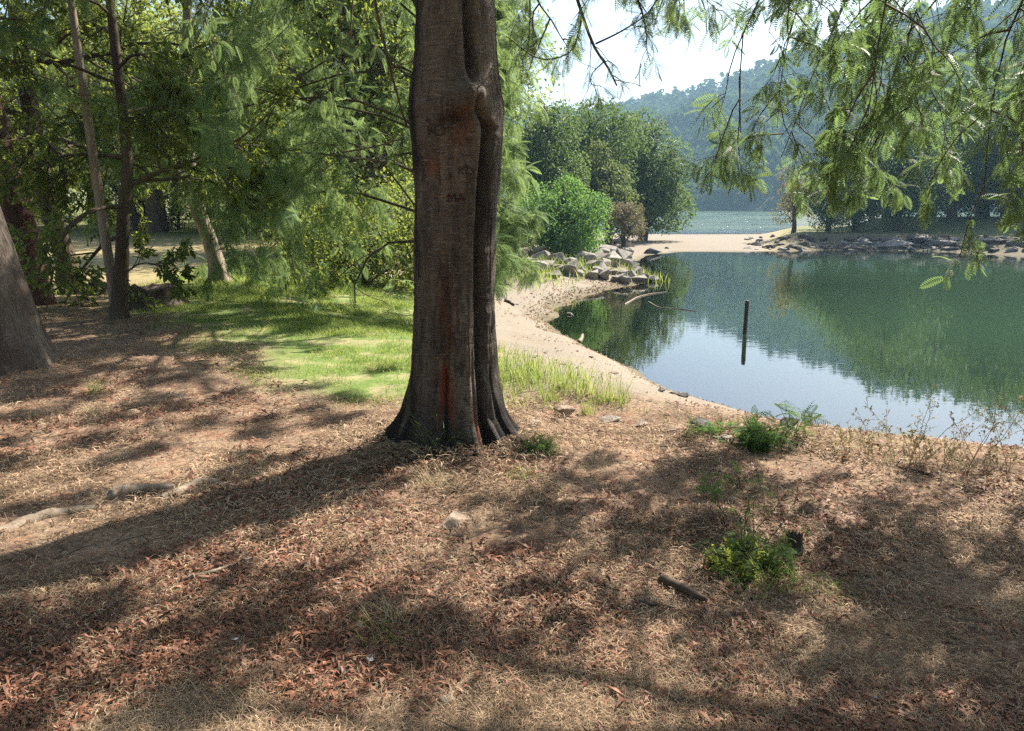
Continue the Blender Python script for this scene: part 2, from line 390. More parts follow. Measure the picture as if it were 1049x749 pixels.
# ---------------------------------------------------------------- lake
def water_mat():
    m, nt, out = newmat('lake_water'); g = NT(nt); p = g.pos()
    geo = g.n('ShaderNodeSeparateXYZ'); g.l(p, geo.inputs[0])
    farf = g.n('ShaderNodeMapRange'); farf.inputs[1].default_value = 12; farf.inputs[2].default_value = 80; g.l(geo.outputs['Y'], farf.inputs[0])
    v1 = g.noise(g.mapping(p, (1.0, 2.2, 1)), 1.6, 3, .5, .6); v2 = g.noise(g.mapping(p, (1, 1.8, 1)), 6.0, 2, .5)
    patch = g.ramp(g.noise(g.mapping(p, (.5, 1, 1)), .09, 3), [(.45, .25), (.65, 1)])
    lk = g.n('ShaderNodeMapRange'); lk.inputs[1].default_value = 66; lk.inputs[2].default_value = 84; g.l(geo.outputs['Y'], lk.inputs[0])
    amp = g.math('ADD', g.math('ADD', .005, g.math('MULTIPLY', lk.outputs[0], .8)), g.math('MULTIPLY', g.math('MULTIPLY', farf.outputs[0], farf.outputs[0]), .11))
    h = g.math('MULTIPLY', g.math('MULTIPLY', g.math('ADD', v1, g.math('MULTIPLY', v2, .3)), amp), patch)
    bp = g.n('ShaderNodeBump', Strength=1.0, Distance=.35); g.l(h, bp.inputs['Height']); nm = bp.outputs['Normal']
    dp = g.attr('depth')
    body = g.n('ShaderNodeBsdfDiffuse', Color=(.040, .078, .042, 1))
    tr = g.n('ShaderNodeBsdfTransparent', Color=(.82, .88, .74, 1))
    under = g.n('ShaderNodeMixShader'); g.l(g.ramp(dp, [(0, 0), (.16, .2), (.45, .75), (.85, 1)]), under.inputs[0]); g.l(tr.outputs[0], under.inputs[1]); g.l(body.outputs[0], under.inputs[2])
    gl = g.n('ShaderNodeBsdfGlossy', Roughness=.02, Color=(1, 1, 1, 1)); g.l(nm, gl.inputs['Normal'])
    fr = g.n('ShaderNodeFresnel', IOR=2.3); g.l(nm, fr.inputs['Normal'])
    mx = g.n('ShaderNodeMixShader'); g.l(fr.outputs[0], mx.inputs[0]); g.l(under.outputs[0], mx.inputs[1]); g.l(gl.outputs[0], mx.inputs[2])
    g.l(mx.outputs[0], out.inputs['Surface'])
    return m
wx = np.concatenate([np.linspace(-4, 14, 110), np.geomspace(14.4, 335, 60)]); wy = np.concatenate([np.linspace(-24, 5, 16), np.linspace(5.3, 34, 130), np.geomspace(34.5, 332, 70)])
WX, WY = np.meshgrid(wx, wy); hw = terrain(WX.ravel(), WY.ravel())
mbW = MB(); nw = len(wx); iw = (np.arange(len(wy)-1)[:, None]*nw + np.arange(nw-1)[None]).ravel()
mbW.add(np.stack([WX.ravel(), WY.ravel(), np.full(WX.size, WZ)], 1), np.stack([iw, iw+1, iw+nw+1, iw+nw], 1))
wo = mbW.obj('lake_water', water_mat(), None, True, dict(depth=np.clip((WZ-hw)/2.0, 0, 1)))
tag(wo, 'calm green lake mirroring trees and pale sky', kind='structure')

# ---------------------------------------------------------------- hills beyond the lake
def ridge_top(az):       # elevation angle of the skyline against bearing (degrees)
    return np.interp(az, [-60, -20, 0, 5, 8, 13, 17.5, 22, 27, 35, 50, 75], [4, 4.5, 5.5, 6.0, 6.5, 7.6, 8.8, 10.4, 11.7, 11.8, 10.5, 7])
def hill_h(az, r):
    """height of the hill ground at bearing az (deg) and range r"""
    r0 = 300+25*np.sin(az*.2); r1 = 560+60*np.sin(az*.13+1)
    t = np.clip((r-r0)/(r1-r0), 0, 1.6)
    top = r1*np.tan(np.radians(ridge_top(az)*.93)) + EYE
    f = np.where(t <= 1, t**.85, 1-(t-1)*.5)
    h = -3 + (top+3)*f
    wv = 14*fbm(az*.22, r*.012, o=4, s=77)*np.clip(t*2, 0, 1)*np.clip(1.3-t*.6, 0, 1)
    return h + wv
az = np.linspace(-45, 80, 190); rr = np.linspace(285, 800, 60)
AZ, RR = np.meshgrid(az, rr); HH = hill_h(AZ, RR)
mbH = MB(); na = len(az); ih = (np.arange(len(rr)-1)[:, None]*na + np.arange(na-1)[None]).ravel()
mbH.add(np.stack([(RR*np.sin(np.radians(AZ))).ravel(), (RR*np.cos(np.radians(AZ))).ravel(), HH.ravel()], 1), np.stack([ih, ih+1, ih+na+1, ih+na], 1))
tag(mbH.obj('hills', plain_mat('hill_soil', (.022, .035, .015), (.04, .05, .022), .05, .95, .2, .5), None, True), 'steep wooded hills beyond the lake', kind='structure')
rng = np.random.default_rng(7)
nT = 7600
ta = rng.uniform(-14, 50, nT*2); tr_ = 292+340*rng.random(nT*2)**.95
hz = hill_h(ta, tr_)
keep = rng.random(nT*2) < .8+.4*fbm(ta*.5, tr_*.03, s=9)
ta, tr_, hz = ta[keep][:nT], tr_[keep][:nT], hz[keep][:nT]
P = np.stack([tr_*np.sin(np.radians(ta)), tr_*np.cos(np.radians(ta)), hz], 1)
mbF = MB()
K = 30
ht = rng.uniform(7, 15, len(P)); wd = ht*rng.uniform(.2, .36, len(P)); kind = rng.random(len(P))
u = rng.random((len(P), K)); ph = rng.uniform(0, 2*np.pi, (len(P), K)); rad = np.sqrt(rng.random((len(P), K)))*.5+.5
prof = np.where(kind[:, None] < .55, (1-u)**.7*1.1+.08, np.sqrt(np.clip(1-(2*u-1)**2, 0, 1)))
c = P[:, None] + np.stack([np.cos(ph)*rad*prof*wd[:, None], np.sin(ph)*rad*prof*wd[:, None], (.12+.9*u)*ht[:, None]], -1)
c = c.reshape(-1, 3); nq = len(c)
fw = nrm(np.stack([np.cos(ph), np.sin(ph), -.5+0*ph], -1).reshape(-1, 3)+rng.normal(0, .5, (nq, 3)))
tn = np.repeat(np.clip(.45+.35*fbm(P[:, 0]*.02, P[:, 1]*.02, o=3, s=4)*2+rng.normal(0, .16, len(P)), 0, 1), K)
place(mbF, BROAD_V-np.array([.4, 0, 0]), BROAD_Q, c, fw, nrm(rng.normal(0, .5, (nq, 3))+np.array([0, 0, 1])), np.repeat(wd, K)*rng.uniform(.7, 1.3, nq), tn)
tag(mbF.obj('hill_forest', M['hillf']), 'dense far forest covering the hazy hills', kind='stuff')

# ---------------------------------------------------------------- trees
def grow(start, dirs, L, n, droop, wig, rng):
    B = len(start); pts = np.zeros((B, n, 3)); pts[:, 0] = start; d = nrm(dirs.copy())
    st = (L/(n-1))[:, None]
    for k in range(1, n):
        pts[:, k] = pts[:, k-1]+d*st
        d = nrm(d + rng.normal(0, wig, (B, 3)) + np.array([0, 0, -1.])*np.asarray(droop).reshape(-1, 1)/n)
    return pts
def kids(pts, rad, L, per, t0, t1, ang, rng, lf=(.5, .3), rf=.55, upb=0.0):
    B, n, _ = pts.shape
    t = t0+(t1-t0)*(np.arange(per)[None]+rng.random((B, per)))/per
    f = t*(n-1); i = np.clip(f.astype(int), 0, n-2); w = (f-i)[..., None]
    bi = np.arange(B)[:, None]
    a, b = pts[bi, i], pts[bi, i+1]
    s = a*(1-w)+b*w; tg = nrm(b-a)
    rd = nrm(rng.normal(0, 1, s.shape)); pr = nrm(rd-np.sum(rd*tg, -1, keepdims=True)*tg)
    an = rng.uniform(*ang, (B, per))[..., None]
    d = nrm(tg*np.cos(an)+pr*np.sin(an)+np.array([0, 0, upb]))
    l = L[:, None]*(lf[0]-lf[1]*t)*rng.uniform(.7, 1.25, t.shape)
    r = (rad[bi, i]*(1-w[..., 0])+rad[bi, i+1]*w[..., 0])*rf
    return s.reshape(-1, 3), d.reshape(-1, 3), l.ravel(), r.ravel()
def taper(r0, n, e=.25): return r0[:, None]*np.linspace(1, e, n)[None]
def trunk_mesh(mb, pts, rad, rng, sides=28, flare=1.5, fh=.45, nroot=6, lump=.05, m=None):
    p = resample(pts, m or 36); r = resample(np.array(rad)[:, None]*np.ones(3), m or 36)[:, 0]
    z = p[:, 2]-p[0, 2]; th_ = np.linspace(0, 2*np.pi, sides, endpoint=False)
    fl = (flare-1)*np.exp(-z/fh*1.6); ph = rng.uniform(0, 6.28)
    lob = .5+.5*np.cos(nroot*th_+ph+np.sin(th_*2+ph))
    rr_ = r[:, None]*(1-.10*np.exp(-z/fh*.45)[:, None]*(np.abs(np.sin(nroot*th_*.5+ph*.5+np.pi/2+z[:, None]*.35))**4)*(flare > 1.7)+fl[:, None]*(.45+1.0*lob[None])+lump*2*fbm(np.cos(th_)[None]*1.6+ph+0*z[:, None], np.sin(th_)[None]*1.6+0*z[:, None], z[:, None]*1.3+0*th_[None], o=3, s=int(ph*100)))
    v = np.stack([p[:, 0:1]+rr_*np.cos(th_), p[:, 1:2]+rr_*np.sin(th_), np.repeat(p[:, 2:3], sides, 1)], -1)
    j = np.arange(sides); q = []
    i = np.arange(len(p)-1)[:, None]
    q = np.stack([i*sides+j, i*sides+(j+1) % sides, (i+1)*sides+(j+1) % sides, (i+1)*sides+j], -1).reshape(-1, 4)
    mb.add(v.reshape(-1, 3), q)
def limbs_from(mbB, mbC, s, d, L, r, rng, leaf, per=(6, 6), nl=7, size=.07, droop=(.3, .5, .6), wig=.16, lens=((.62, .35), (.5, .25)), t0=.25, sides=(7, 5, 3), jit=.35, hang=.3, l0=.1, tb0=.2, rs=1.0):
    """limbs > boughs > twigs > leaves"""
    a = grow(s, d, L, 9, droop[0], wig, rng); ra = taper(r*rs, 9, .22)
    tubes(mbB, a, ra, sides[0])
    s1, d1, L1, r1 = kids(a, ra, L, per[0], t0, 1, (R(28), R(75)), rng, *lens[:1])
    b = grow(s1, d1, L1, 6, droop[1], wig, rng); rb = taper(np.maximum(r1, .006), 6, .25); tubes(mbB, b, rb, sides[1])
    s2, d2, L2, r2 = kids(b, rb, L1, per[1], tb0, 1, (R(25), R(70)), rng, lens[1])
    c = grow(s2, d2, L2, 4, droop[2], wig*1.2, rng); rc = taper(np.maximum(r2, .0025), 4, .4); tubes(mbB, c, rc, sides[2])
    leaves_on(mbC, c, rng, leaf, nl, size, jit, hang, l0)
    return a, b, c
def leaves_on(mbC, c, rng, leaf, nl, size, jit=.35, hang=.3, l0=.1, tb=0.5):
    B, n, _ = c.shape
    t = l0+(1-l0)*rng.random((B, nl)); f = t*(n-1); i = np.clip(f.astype(int), 0, n-2); w = (f-i)[..., None]; bi = np.arange(B)[:, None]
    p = c[bi, i]*(1-w)+c[bi, i+1]*w; tg = nrm(c[bi, i+1]-c[bi, i])
    rd = rng.normal(0, 1, p.shape)
    fw = nrm(tg*.55+rd*jit*1.6+np.array([0, 0, -hang]))
    up = nrm(rng.normal(0, .45, p.shape)+np.array([0, 0, 1.]))
    tint = np.clip(rng.normal(tb, .22, (B, nl))+rng.normal(0, .15, (B, 1)), 0, 1)
    tv, tq = leaf
    place(mbC, tv, tq, p.reshape(-1, 3), fw.reshape(-1, 3), up.reshape(-1, 3), (size*rng.uniform(.7, 1.25, (B, nl))).ravel(), tint.ravel())
def tree(name, label, loc, tp, tr, limbs, leaf, mats, seed, group=None, extra=(), cat='tree', flare=1.5, nroot=6, **kw):
    """tp: trunk path (local), tr: radii; limbs: (count, z0, z1, Llow, Lhigh, elevation low, high, bias vector)"""
    rng = np.random.default_rng(seed)
    root = thing(name, label, cat, loc, 0, group)
    mt, mb, mc = MB(), MB(), MB()
    trunk_mesh(mt, tp, tr, rng, flare=flare, nroot=nroot)
    n, z0, z1, La, Lb, ea, eb, bias = limbs
    P = resample(tp, 60); Rr = resample(np.array(tr)[:, None]*np.ones(3), 60)[:, 0]
    z = z0+(z1-z0)*(np.arange(n)+rng.random(n)*.8)/n; k = np.array([np.argmin(np.abs(P[:, 2]-q)) for q in z])
    azm = np.arange(n)*2.4+rng.uniform(0, 6.28)+rng.normal(0, .3, n); f = (z-z0)/max(z1-z0, .01); el = ea+(eb-ea)*f
    d = np.stack([np.cos(azm)*np.cos(el), np.sin(azm)*np.cos(el), np.sin(el)], 1)
    L = (La+(Lb-La)*f)*rng.uniform(.8, 1.2, n)*(1+np.clip(d@np.array(bias), -.7, 1.2))
    limbs_from(mb, mc, P[k], d, L, np.minimum(Rr[k]*.5, .03+.02*L), rng, leaf, **kw)
    for e in extra:
        kk = dict(kw); kk.update(e.get('kw', {}))
        limbs_from(mb, mc, np.array([e['s']], float), np.array([e['d']], float), np.array([e['L']]), np.array([e['r']]), rng, leaf, **kk)
    mt.obj('trunk', mats[0], root, True)
    mb.obj('branches', mats[1], root, True)
    mc.obj('crown', mats[2], root)
    return root
def base(u, v):
    p = G(u, v); return p

BR = (BROAD_V, BROAD_Q); OV = (OVAL_V, OVAL_Q); FRN = (FRN_V, FRN_Q); FRS = (FRS_V, FRS_Q); FR = (FR_V, FR_Q); FRC = (FRC_V, FRC_Q); FRF = (FRF_V, FRF_Q)
T0 = np.array([TX, TY, 0.0]); 
def shade_canopy(mbb, mc, org, zl, box, step, cover, zr, rng, lit=None, size=.12, nf=56):  # clumps set along the sun's rays, added to dapple the ground
    """leaf clumps added to a crown for the shade they cast, each carried by a twig and a limb from the trunk at height zl; box is the ground their shadows fall on"""
    gx_, gy_ = np.meshgrid(np.arange(box[0], box[1], step), np.arange(box[2], box[3], step)); gx_ = gx_.ravel()+rng.normal(0, step*.3, gx_.size); gy_ = gy_.ravel()+rng.normal(0, step*.3, gy_.size)
    # elongate the patches along the sun's bearing
    pa, pb = gx_*math.sin(SUN_AZ)+gy_*math.cos(SUN_AZ), gx_*math.cos(SUN_AZ)-gy_*math.sin(SUN_AZ)
    fn = fbm(pa*.95, pb*1.75, o=3, s=int(rng.integers(99))); k = rng.random(len(gx_)) < np.where(fn > np.quantile(fn, 1-cover), .8, .02)
    if lit is not None: k &= ~lit(gx_, gy_)
    gx_, gy_ = gx_[k], gy_[k]; z = rng.uniform(*zr, len(gx_)); ct = 1/math.tan(SUN_EL)
    c = np.stack([gx_+z*ct*math.sin(SUN_AZ), gy_+z*ct*math.cos(SUN_AZ), z], 1)-np.asarray(org)
    c[:, 2] = np.maximum(c[:, 2], 2.05+(c[:, 1]+org[1])*.26)
    nl = max(4, len(c)//9); ctr = c[rng.choice(len(c), nl, replace=False)]
    for _ in range(6):
        lab = np.argmin(((c[:, None]-ctr[None])**2).sum(-1), 1); ctr = np.array([c[lab == i].mean(0) if (lab == i).any() else ctr[i] for i in range(nl)])
    s0 = np.zeros((nl, 3)); s0[:, 2] = zl+rng.uniform(-.4, .8, nl); t = np.linspace(0, 1, 10)[None, :, None]
    mid = (s0+ctr)*.5+np.array([0, 0, .5])+rng.normal(0, .25, (nl, 3)); lp = (1-t)**2*s0[:, None]+2*t*(1-t)*mid[:, None]+t*t*ctr[:, None]
    tubes(mbb, lp, taper(np.full(nl, .05), 10, .25), 7)
    st = lp[lab, rng.integers(5, 10, len(c))]; m2 = (st+c)*.5+np.array([0, 0, .12]); t = t[:, ::2]
    tp = (1-t)**2*st[:, None]+2*t*(1-t)*m2[:, None]+t*t*c[:, None]; tubes(mbb, tp, taper(np.full(len(c), .014), 5, .35), 5)
    tw = nrm(rng.normal(0, 1, (len(c), 7, 3))*np.array([1, 1, .6])); b = grow(np.repeat(c, 7, 0), tw.reshape(-1, 3), np.full(len(c)*7, .145)*rng.uniform(.6, 1.2, len(c)*7), 4, np.full(len(c)*7, .5), .15, rng)
    tubes(mbb, b, taper(np.full(len(b), .004), 4, .4), 3); leaves_on(mc, b, rng, (FRS_V, FRS_Q), nf//7+1, size, .5, .4, .1)
# ---- the big trunk in the middle
zt = np.array([-.25, -.1, 0, .09, .225, .51, 1.03, 1.65, 1.95, 2.17, 2.35, 2.52, 2.79, 3.2])
def pxs(z): return FPX/((TY-.3)*cp-(z-EYE)*sp)
vL = np.array([368, 379, 387, 400, 410, 416, 417.5, 419, 416, 412, 415, 418, 421, 423.]); vR = np.array([556, 545, 537, 527, 516, 509, 505.5, 508, 513.5, 517, 512, 509, 507, 506.])
def tz(z):
    l = (np.interp(z, zt, vL)-CU)/pxs(z)-TX; r = (np.interp(z, zt, vR)-CU)/pxs(z)-TX
    k = sst(3.0, 4.2, z)
    return -l*(1-k)+.265*k, r*(1-k)+.265*k
def big_trunk():
    root = thing('acacia_tree', 'big dark trunk with carved bark and fused stems standing alone by the shore', 'tree', T0)
    rng = np.random.default_rng(3)
    zz = np.concatenate([np.linspace(-.22, 3.3, 330), np.linspace(3.35, 6.0, 40)]); ns = 300
    th_ = np.linspace(-np.pi, np.pi, ns, endpoint=False)       # 0 faces the camera, + towards +x
    Z, TH = np.meshgrid(zz, th_, indexing='ij'); s_ = np.sin(TH); front = np.cos(TH)
    l, r = tz(Z); w = .5+.5*s_
    rad = l*(1-w)+r*w
    g = lambda c, wd: np.exp(-((s_-c)/wd)**2)*(front > -.2)
    up = sst(2.02, 2.2, Z); lo = sst(1.35, .6, Z)
    # seam between the fused stems, dark crevice below the burl
    seam = .53*up+(1-up)*np.interp(Z, [0, .5, 1.2, 2.2], [.60, .66, .70, .78])
    dep = np.interp(Z, [-.2, 0, .35, 1.2, 1.75, 2.1, 2.3, 2.8, 3.3, 6], [.06, .065, .065, .06, .065, .05, .06, .07, .07, .03])
    wd = np.interp(Z, [0, 1.2, 2.1, 2.3, 2.8], [.075, .085, .075, .09, .085])
    rad = rad-dep*np.exp(-((s_-seam)/wd)**2)*(front > -.3)
    rad = rad-.045*up*np.clip(s_-seam, 0, 1)**.7*(front > -.2)*sst(6, 2.4, Z)*0.6
    # reddish rotten groove and the columns beside it
    gr = np.interp(Z, [0, .3, .9, 1.4], [-.02, -.08, -.05, .05])
    rad = rad-.055*lo*np.exp(-((s_-gr)/.11)**2)*(front > 0)
    rad = rad+.035*lo*g(.36, .16)+.03*sst(1.0, .3, Z)*g(.72, .06)
    rad = rad-.03*sst(.9, .2, Z)*g(.47, .03)-.04*sst(.75, .1, Z)*g(.86, .035)-.028*sst(.8, .1, Z)*g(-.33, .06)
    rad = rad+.022*sst(.5, 0, Z)*(np.cos(TH*9+1.3+2*np.sin(TH*2))+.6*np.cos(TH*17+Z*3))
    # knobbly column
    rad = rad+.012*g(.74, .07)*sst(1.1, .5, Z)*np.sin(Z*19)
    # burl
    rad = rad+.11*np.exp(-((s_-.50)/.17)**2-((Z-2.235)/.075)**2)*(front > 0)+.035*np.exp(-((s_-.33)/.25)**2-((Z-2.17)/.09)**2)*(front > 0)
    rad = rad-.035*np.exp(-((s_-.22)/.3)**2-((Z-2.06-.12*s_)/.03)**2)*(front > 0)
    rad = rad+.014*fbm(s_*3, front*3, Z*2.2, o=4, s=21)+.004*fbm(s_*14, front*14, Z*10, o=3, s=25)
    rad = rad+.0035*vnoise(s_*2.5, front*2.5, Z*45, s=28)*sst(.3, .8, Z)
    rt = np.clip(np.cos(TH*3.5+.9+1.2*np.sin(TH)), 0, 1)**2+.6*np.clip(np.cos(TH*6+2.2), 0, 1)**3
    rad = rad+.15*sst(.17, -.12, Z)*rt+.04*sst(.5, .05, Z)*rt
    fis = fbm(s_*9, front*9, Z*1.7, o=4, s=51); rad = rad-.010*sst(.12, .3, fis)*sst(2.2, .6, Z)-.006*sst(.1, .3, fbm(s_*20, front*20, Z*5, o=3, s=54))*sst(1.6, .3, Z)
    bend = .0*Z
    v = np.stack([rad*s_, -rad*front, Z], -1)
    i = np.arange(len(zz)-1)[:, None]; j = np.arange(ns)
    q = np.stack([i*ns+j, i*ns+(j+1) % ns, (i+1)*ns+(j+1) % ns, (i+1)*ns+j], -1).reshape(-1, 4)
    mb = MB(); mb.add(v.reshape(-1, 3), q)
    nz = fbm(s_*6, front*6, Z*4, o=4, s=33)
    red = np.clip(lo*np.exp(-((s_-gr)/.16)**2)*sst(1.35, 1.0, Z)*sst(.12, .35, Z)*(front > 0)*(.75+1.8*nz) + .8*np.exp(-((s_-.50)/.05)**2-((Z-.12)/.22)**2)*(front > 0)
                  + .85*np.exp(-((s_+.27)/.15)**2-((Z-1.80-.02*np.abs(s_+.27)*8)/.045)**2)*(front > 0)*(.8+nz) + .3*np.exp(-((s_-.3)/.2)**2-((Z-2.02)/.1)**2)*(front > 0), 0, 1)
    dark_tone = np.clip(np.exp(-((s_+.9)/.20)**2)*(.55+nz+.5*sst(1.6, 2.0, Z))+.6*np.exp(-((s_-seam)/.07)**2)*(front > 0)+.9*sst(.45, .0, Z)*sst(-.35, .25, nz+.2)+.85*np.exp(-((s_-.93)/.16)**2)*sst(2.2, 2.0, Z)*(.8+nz)
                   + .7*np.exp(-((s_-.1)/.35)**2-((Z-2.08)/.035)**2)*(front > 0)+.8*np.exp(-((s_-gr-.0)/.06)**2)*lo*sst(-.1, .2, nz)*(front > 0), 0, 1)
    m, nt, out = newmat('carved_bark'); n = NT(nt); o = n.objc()
    a = n.noise(n.mapping(o, (1, 1, .35)), 7, 6, .65, .5); lent = n.noise(n.mapping(o, (3.0, 3.0, 34)), 3.2, 4, .6); sp_ = n.noise(o, 90, 3, .7)
    big = n.noise(n.mapping(o, (1, 1, .4)), 2.3, 4)
    f = n.math('ADD', n.math('MULTIPLY', a, .55), n.math('ADD', n.math('MULTIPLY', lent, .3), n.math('MULTIPLY', sp_, .15)))
    c = n.mix(n.ramp(f, [(.36, 0), (.64, 1)]), (.032, .023, .017), (.24, .19, .148))
    c = n.mix(n.ramp(big, [(.5, 0), (.68, .6)]), c, (.235, .19, .15))
    c = n.mix(n.ramp(lent, [(.55, 0), (.62, .7)]), c, (.028, .02, .015))
    c = n.mix(n.ramp(n.noise(n.mapping(o, (2, 2, 26)), 6, 3), [(.62, 0), (.69, .6)]), c, (.38, .33, .275))
    c = n.mix(n.ramp(n.noise(n.mapping(o, (1, 1, .12)), 17, 4, .7, .6), [(.60, 0), (.70, .7)]), c, (.028, .019, .013))
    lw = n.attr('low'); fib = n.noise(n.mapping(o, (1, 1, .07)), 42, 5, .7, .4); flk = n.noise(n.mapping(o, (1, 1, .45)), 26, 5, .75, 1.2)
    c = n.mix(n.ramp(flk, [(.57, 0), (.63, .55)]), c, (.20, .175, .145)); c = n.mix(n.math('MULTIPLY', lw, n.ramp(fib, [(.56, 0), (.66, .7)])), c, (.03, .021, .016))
    c = n.mix(n.ramp(n.noise(n.mapping(o, (1.6, 1.6, .5)), 4.2, 5, .7, .8), [(.56, 0), (.66, .75)]), c, (.022, .016, .012))
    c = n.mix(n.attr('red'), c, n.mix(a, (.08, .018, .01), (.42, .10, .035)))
    c = n.mix(n.attr('dark_tone'), c, (.018, .014, .012))  # bark darkened along the edges, seam, groove and foot
    f = n.math('ADD', f, n.math('ADD', n.math('MULTIPLY', n.math('MULTIPLY', fib, lw), -.6), n.math('MULTIPLY', flk, .6)))
    b = n.n('ShaderNodeBsdfPrincipled', Roughness=.85); b.inputs['Specular IOR Level'].default_value = .2
    n.l(c, b.inputs['Base Color']); n.l(n.bump(f, 1.0, .03), b.inputs['Normal']); n.l(b.outputs[0], out.inputs['Surface'])
    M['big_bark'] = m
    mb.obj('trunk', m, root, True, dict(red=red.ravel(), dark_tone=dark_tone.ravel(), low=(.15+.85*sst(1.75, .7, Z)).ravel()))
    # carved letters, laid on the bark
    def surf(x, z):
        iz = np.clip(np.searchsorted(zz, z), 0, len(zz)-1)
        row = v[iz]; fr = row[:, 1] < 0; xs = row[fr, 0]; ys = row[fr, 1]; k = np.argsort(xs)
        return np.interp(x, xs[k], ys[k])
    def carve(txt, u, vv, hpx, mat, tilt=0):
        z = atd(u, vv, TY-.27)[2]; px = pxs(z); x0 = (u-CU)/px-TX; hh = hpx/px
        cu = bpy.data.curves.new('letters', 'FONT'); cu.body = txt; cu.size = hh*1.38; cu.resolution_u = 3; cu.offset = .0; cu.align_x = 'CENTER'
        to = bpy.data.objects.new('letters_source', cu); COL.objects.link(to)
        dg = bpy.context.evaluated_depsgraph_get(); me = bpy.data.meshes.new_from_object(to.evaluated_get(dg))
        bpy.data.objects.remove(to)
        bm = bmesh.new(); bm.from_mesh(me)
        bmesh.ops.subdivide_edges(bm, edges=[e for e in bm.edges if e.calc_length() > .012], cuts=3)
        for q_ in bm.verts:
            x, zz_ = q_.co.x, q_.co.y
            x, zz_ = x*math.cos(tilt)-zz_*math.sin(tilt), x*math.sin(tilt)+zz_*math.cos(tilt)
            X_, Z_ = x0+x+.0025*math.sin(zz_*260+x*90), z+zz_+.003*math.sin(x*140)
            q_.co = (X_, surf(X_, Z_)-.0035, Z_)
        bm.to_mesh(me); bm.free()
        link('carved_letters', me, mat, root)
    carve('MA', 467, 207, 9.5, M['carve_red'], .03); carve('KO', 477, 179, 8, M['carve_faint'], -.06); carve('R', 462, 183, 7, M['carve_faint'], .1); carve('K', 442, 139, 11, M['carve_faint'], .15); carve('O', 450, 140, 13, M['carve_faint'], 0)
    # upper stems and crown, above the picture, with clumps added for their shade
    mbb, mc = MB(), MB()
    st = [np.array([-.05, .05, 5.8]), np.array([.08, -.02, 5.8])]
    s = np.array([[0, 0, q] for q in (5.2, 5.3, 5.5, 5.6, 5.7, 5.8, 5.9, 5.9)])
    d = np.array([[-.75, -.5, .45], [.75, -.45, .6], [.1, -.95, .4], [-.8, .25, .75], [.6, .5, 1.0], [-.2, .5, 1.1], [.1, -.2, 1], [-.35, -.6, .8]]); L = np.array([3.6, 3.4, 3.6, 3.2, 3.2, 3.4, 3.6, 3.4])
    limbs_from(mbb, mc, s, d, L, np.full(len(L), .085), rng, FRF, per=(6, 7), nl=15, size=.17, droop=(.2, .35, .5), wig=.15, hang=.4, jit=.5, lens=((.5, .25), (.30, .1)), tb0=.6)
    shade_canopy(mbb, mc, T0, 5.0, (-3.8, 1.0, .7, 4.4), .30, .45, (3.9, 5.6), rng)
    mbb.obj('branches', M['bark_dark'], root, True); mc.obj('crown', M['frond'], root)
    return root, surf
big, bsurf = big_trunk()

# fast lookup on the ground sheet
Hg = H.reshape(N, N); Dg = D.reshape(N, N); LMg = LM.reshape(N, N); SMg = SM.reshape(N, N)
def look(A, x, y):
    def idx(q, m): return (np.arcsinh(np.asarray(q)/m*math.sinh(9.0))/9.0+1)*.5*(N-1)
    fx, fy = idx(x, 1600.), idx(np.asarray(y)-4.2, 1600.)
    i, j = np.clip(fx.astype(int), 0, N-2), np.clip(fy.astype(int), 0, N-2); a, b = fx-i, fy-j
    return A[j, i]*(1-a)*(1-b)+A[j, i+1]*a*(1-b)+A[j+1, i]*(1-a)*b+A[j+1, i+1]*a*b
def onground(x, y, dz=0.0): return np.array([x, y, float(look(Hg, x, y))+dz])

# ---------------------------------------------------------------- trees of the grove
TR = 'trees of the lakeside grove'
p = base(9, 374)
tree('acacia_tree', 'thick pale grey trunk leaning away from the grove, with buttress roots and a red scar', p,
     [(0, 0, -.25), (0, 0, .1), (-.06, .02, .8), (-.30, .06, 1.9), (-.66, .1, 3.2), (-1.0, .2, 5), (-1.2, .2, 8)], [.37, .34, .285, .255, .23, .2, .1],
     (9, 3.4, 7.6, 3.4, 2.2, .15, .9, (0.1, .1, 0)), FRF, (M['bark_lean'], M['bark_dark'], M['frond']), 11, TR, flare=1.75, nroot=5, per=(7, 7), nl=14, size=.17, droop=(.2, .4, .5), hang=.4, jit=.5, lens=((.55, .3), (.32, .1)), tb0=.6)
p = base(36, 312)
tree('bay_tree', 'dark reddish trunk rising close behind the thick pale grey trunk', p,
     [(0, 0, -.2), (-.02, 0, .5), (-.12, 0, 1.6), (-.30, 0, 2.8), (-.5, .1, 5), (-.5, .2, 8)], [.27, .255, .24, .22, .17, .06],
     (16, 2.4, 7.8, 2.9, 1.8, .05, .9, (0, -.1, 0)), BR, (M['bark_red'], M['bark_dark'], M['bay']), 12, TR, flare=1.25, per=(9, 9), nl=14, rs=.7, size=.085, hang=.25)
p = base(74, 301)
tree('bay_tree', 'slender dark mossy trunk between the reddish trunk and the twin stems', p,
     [(0, 0, -.2), (-.03, 0, .6), (-.22, 0, 1.6), (-.30, 0, 2.8), (-.40, .1, 5), (-.3, .2, 8.5)], [.19, .175, .155, .14, .11, .04],
     (18, 1.9, 8.3, 2.9, 1.5, .0, .9, (.15, -.1, 0)), BR, (M['bark_dark'], M['bark_dark'], M['bay']), 13, TR, flare=1.5, per=(9, 9), nl=14, rs=.7, size=.085, hang=.25)
p = base(122, 326)
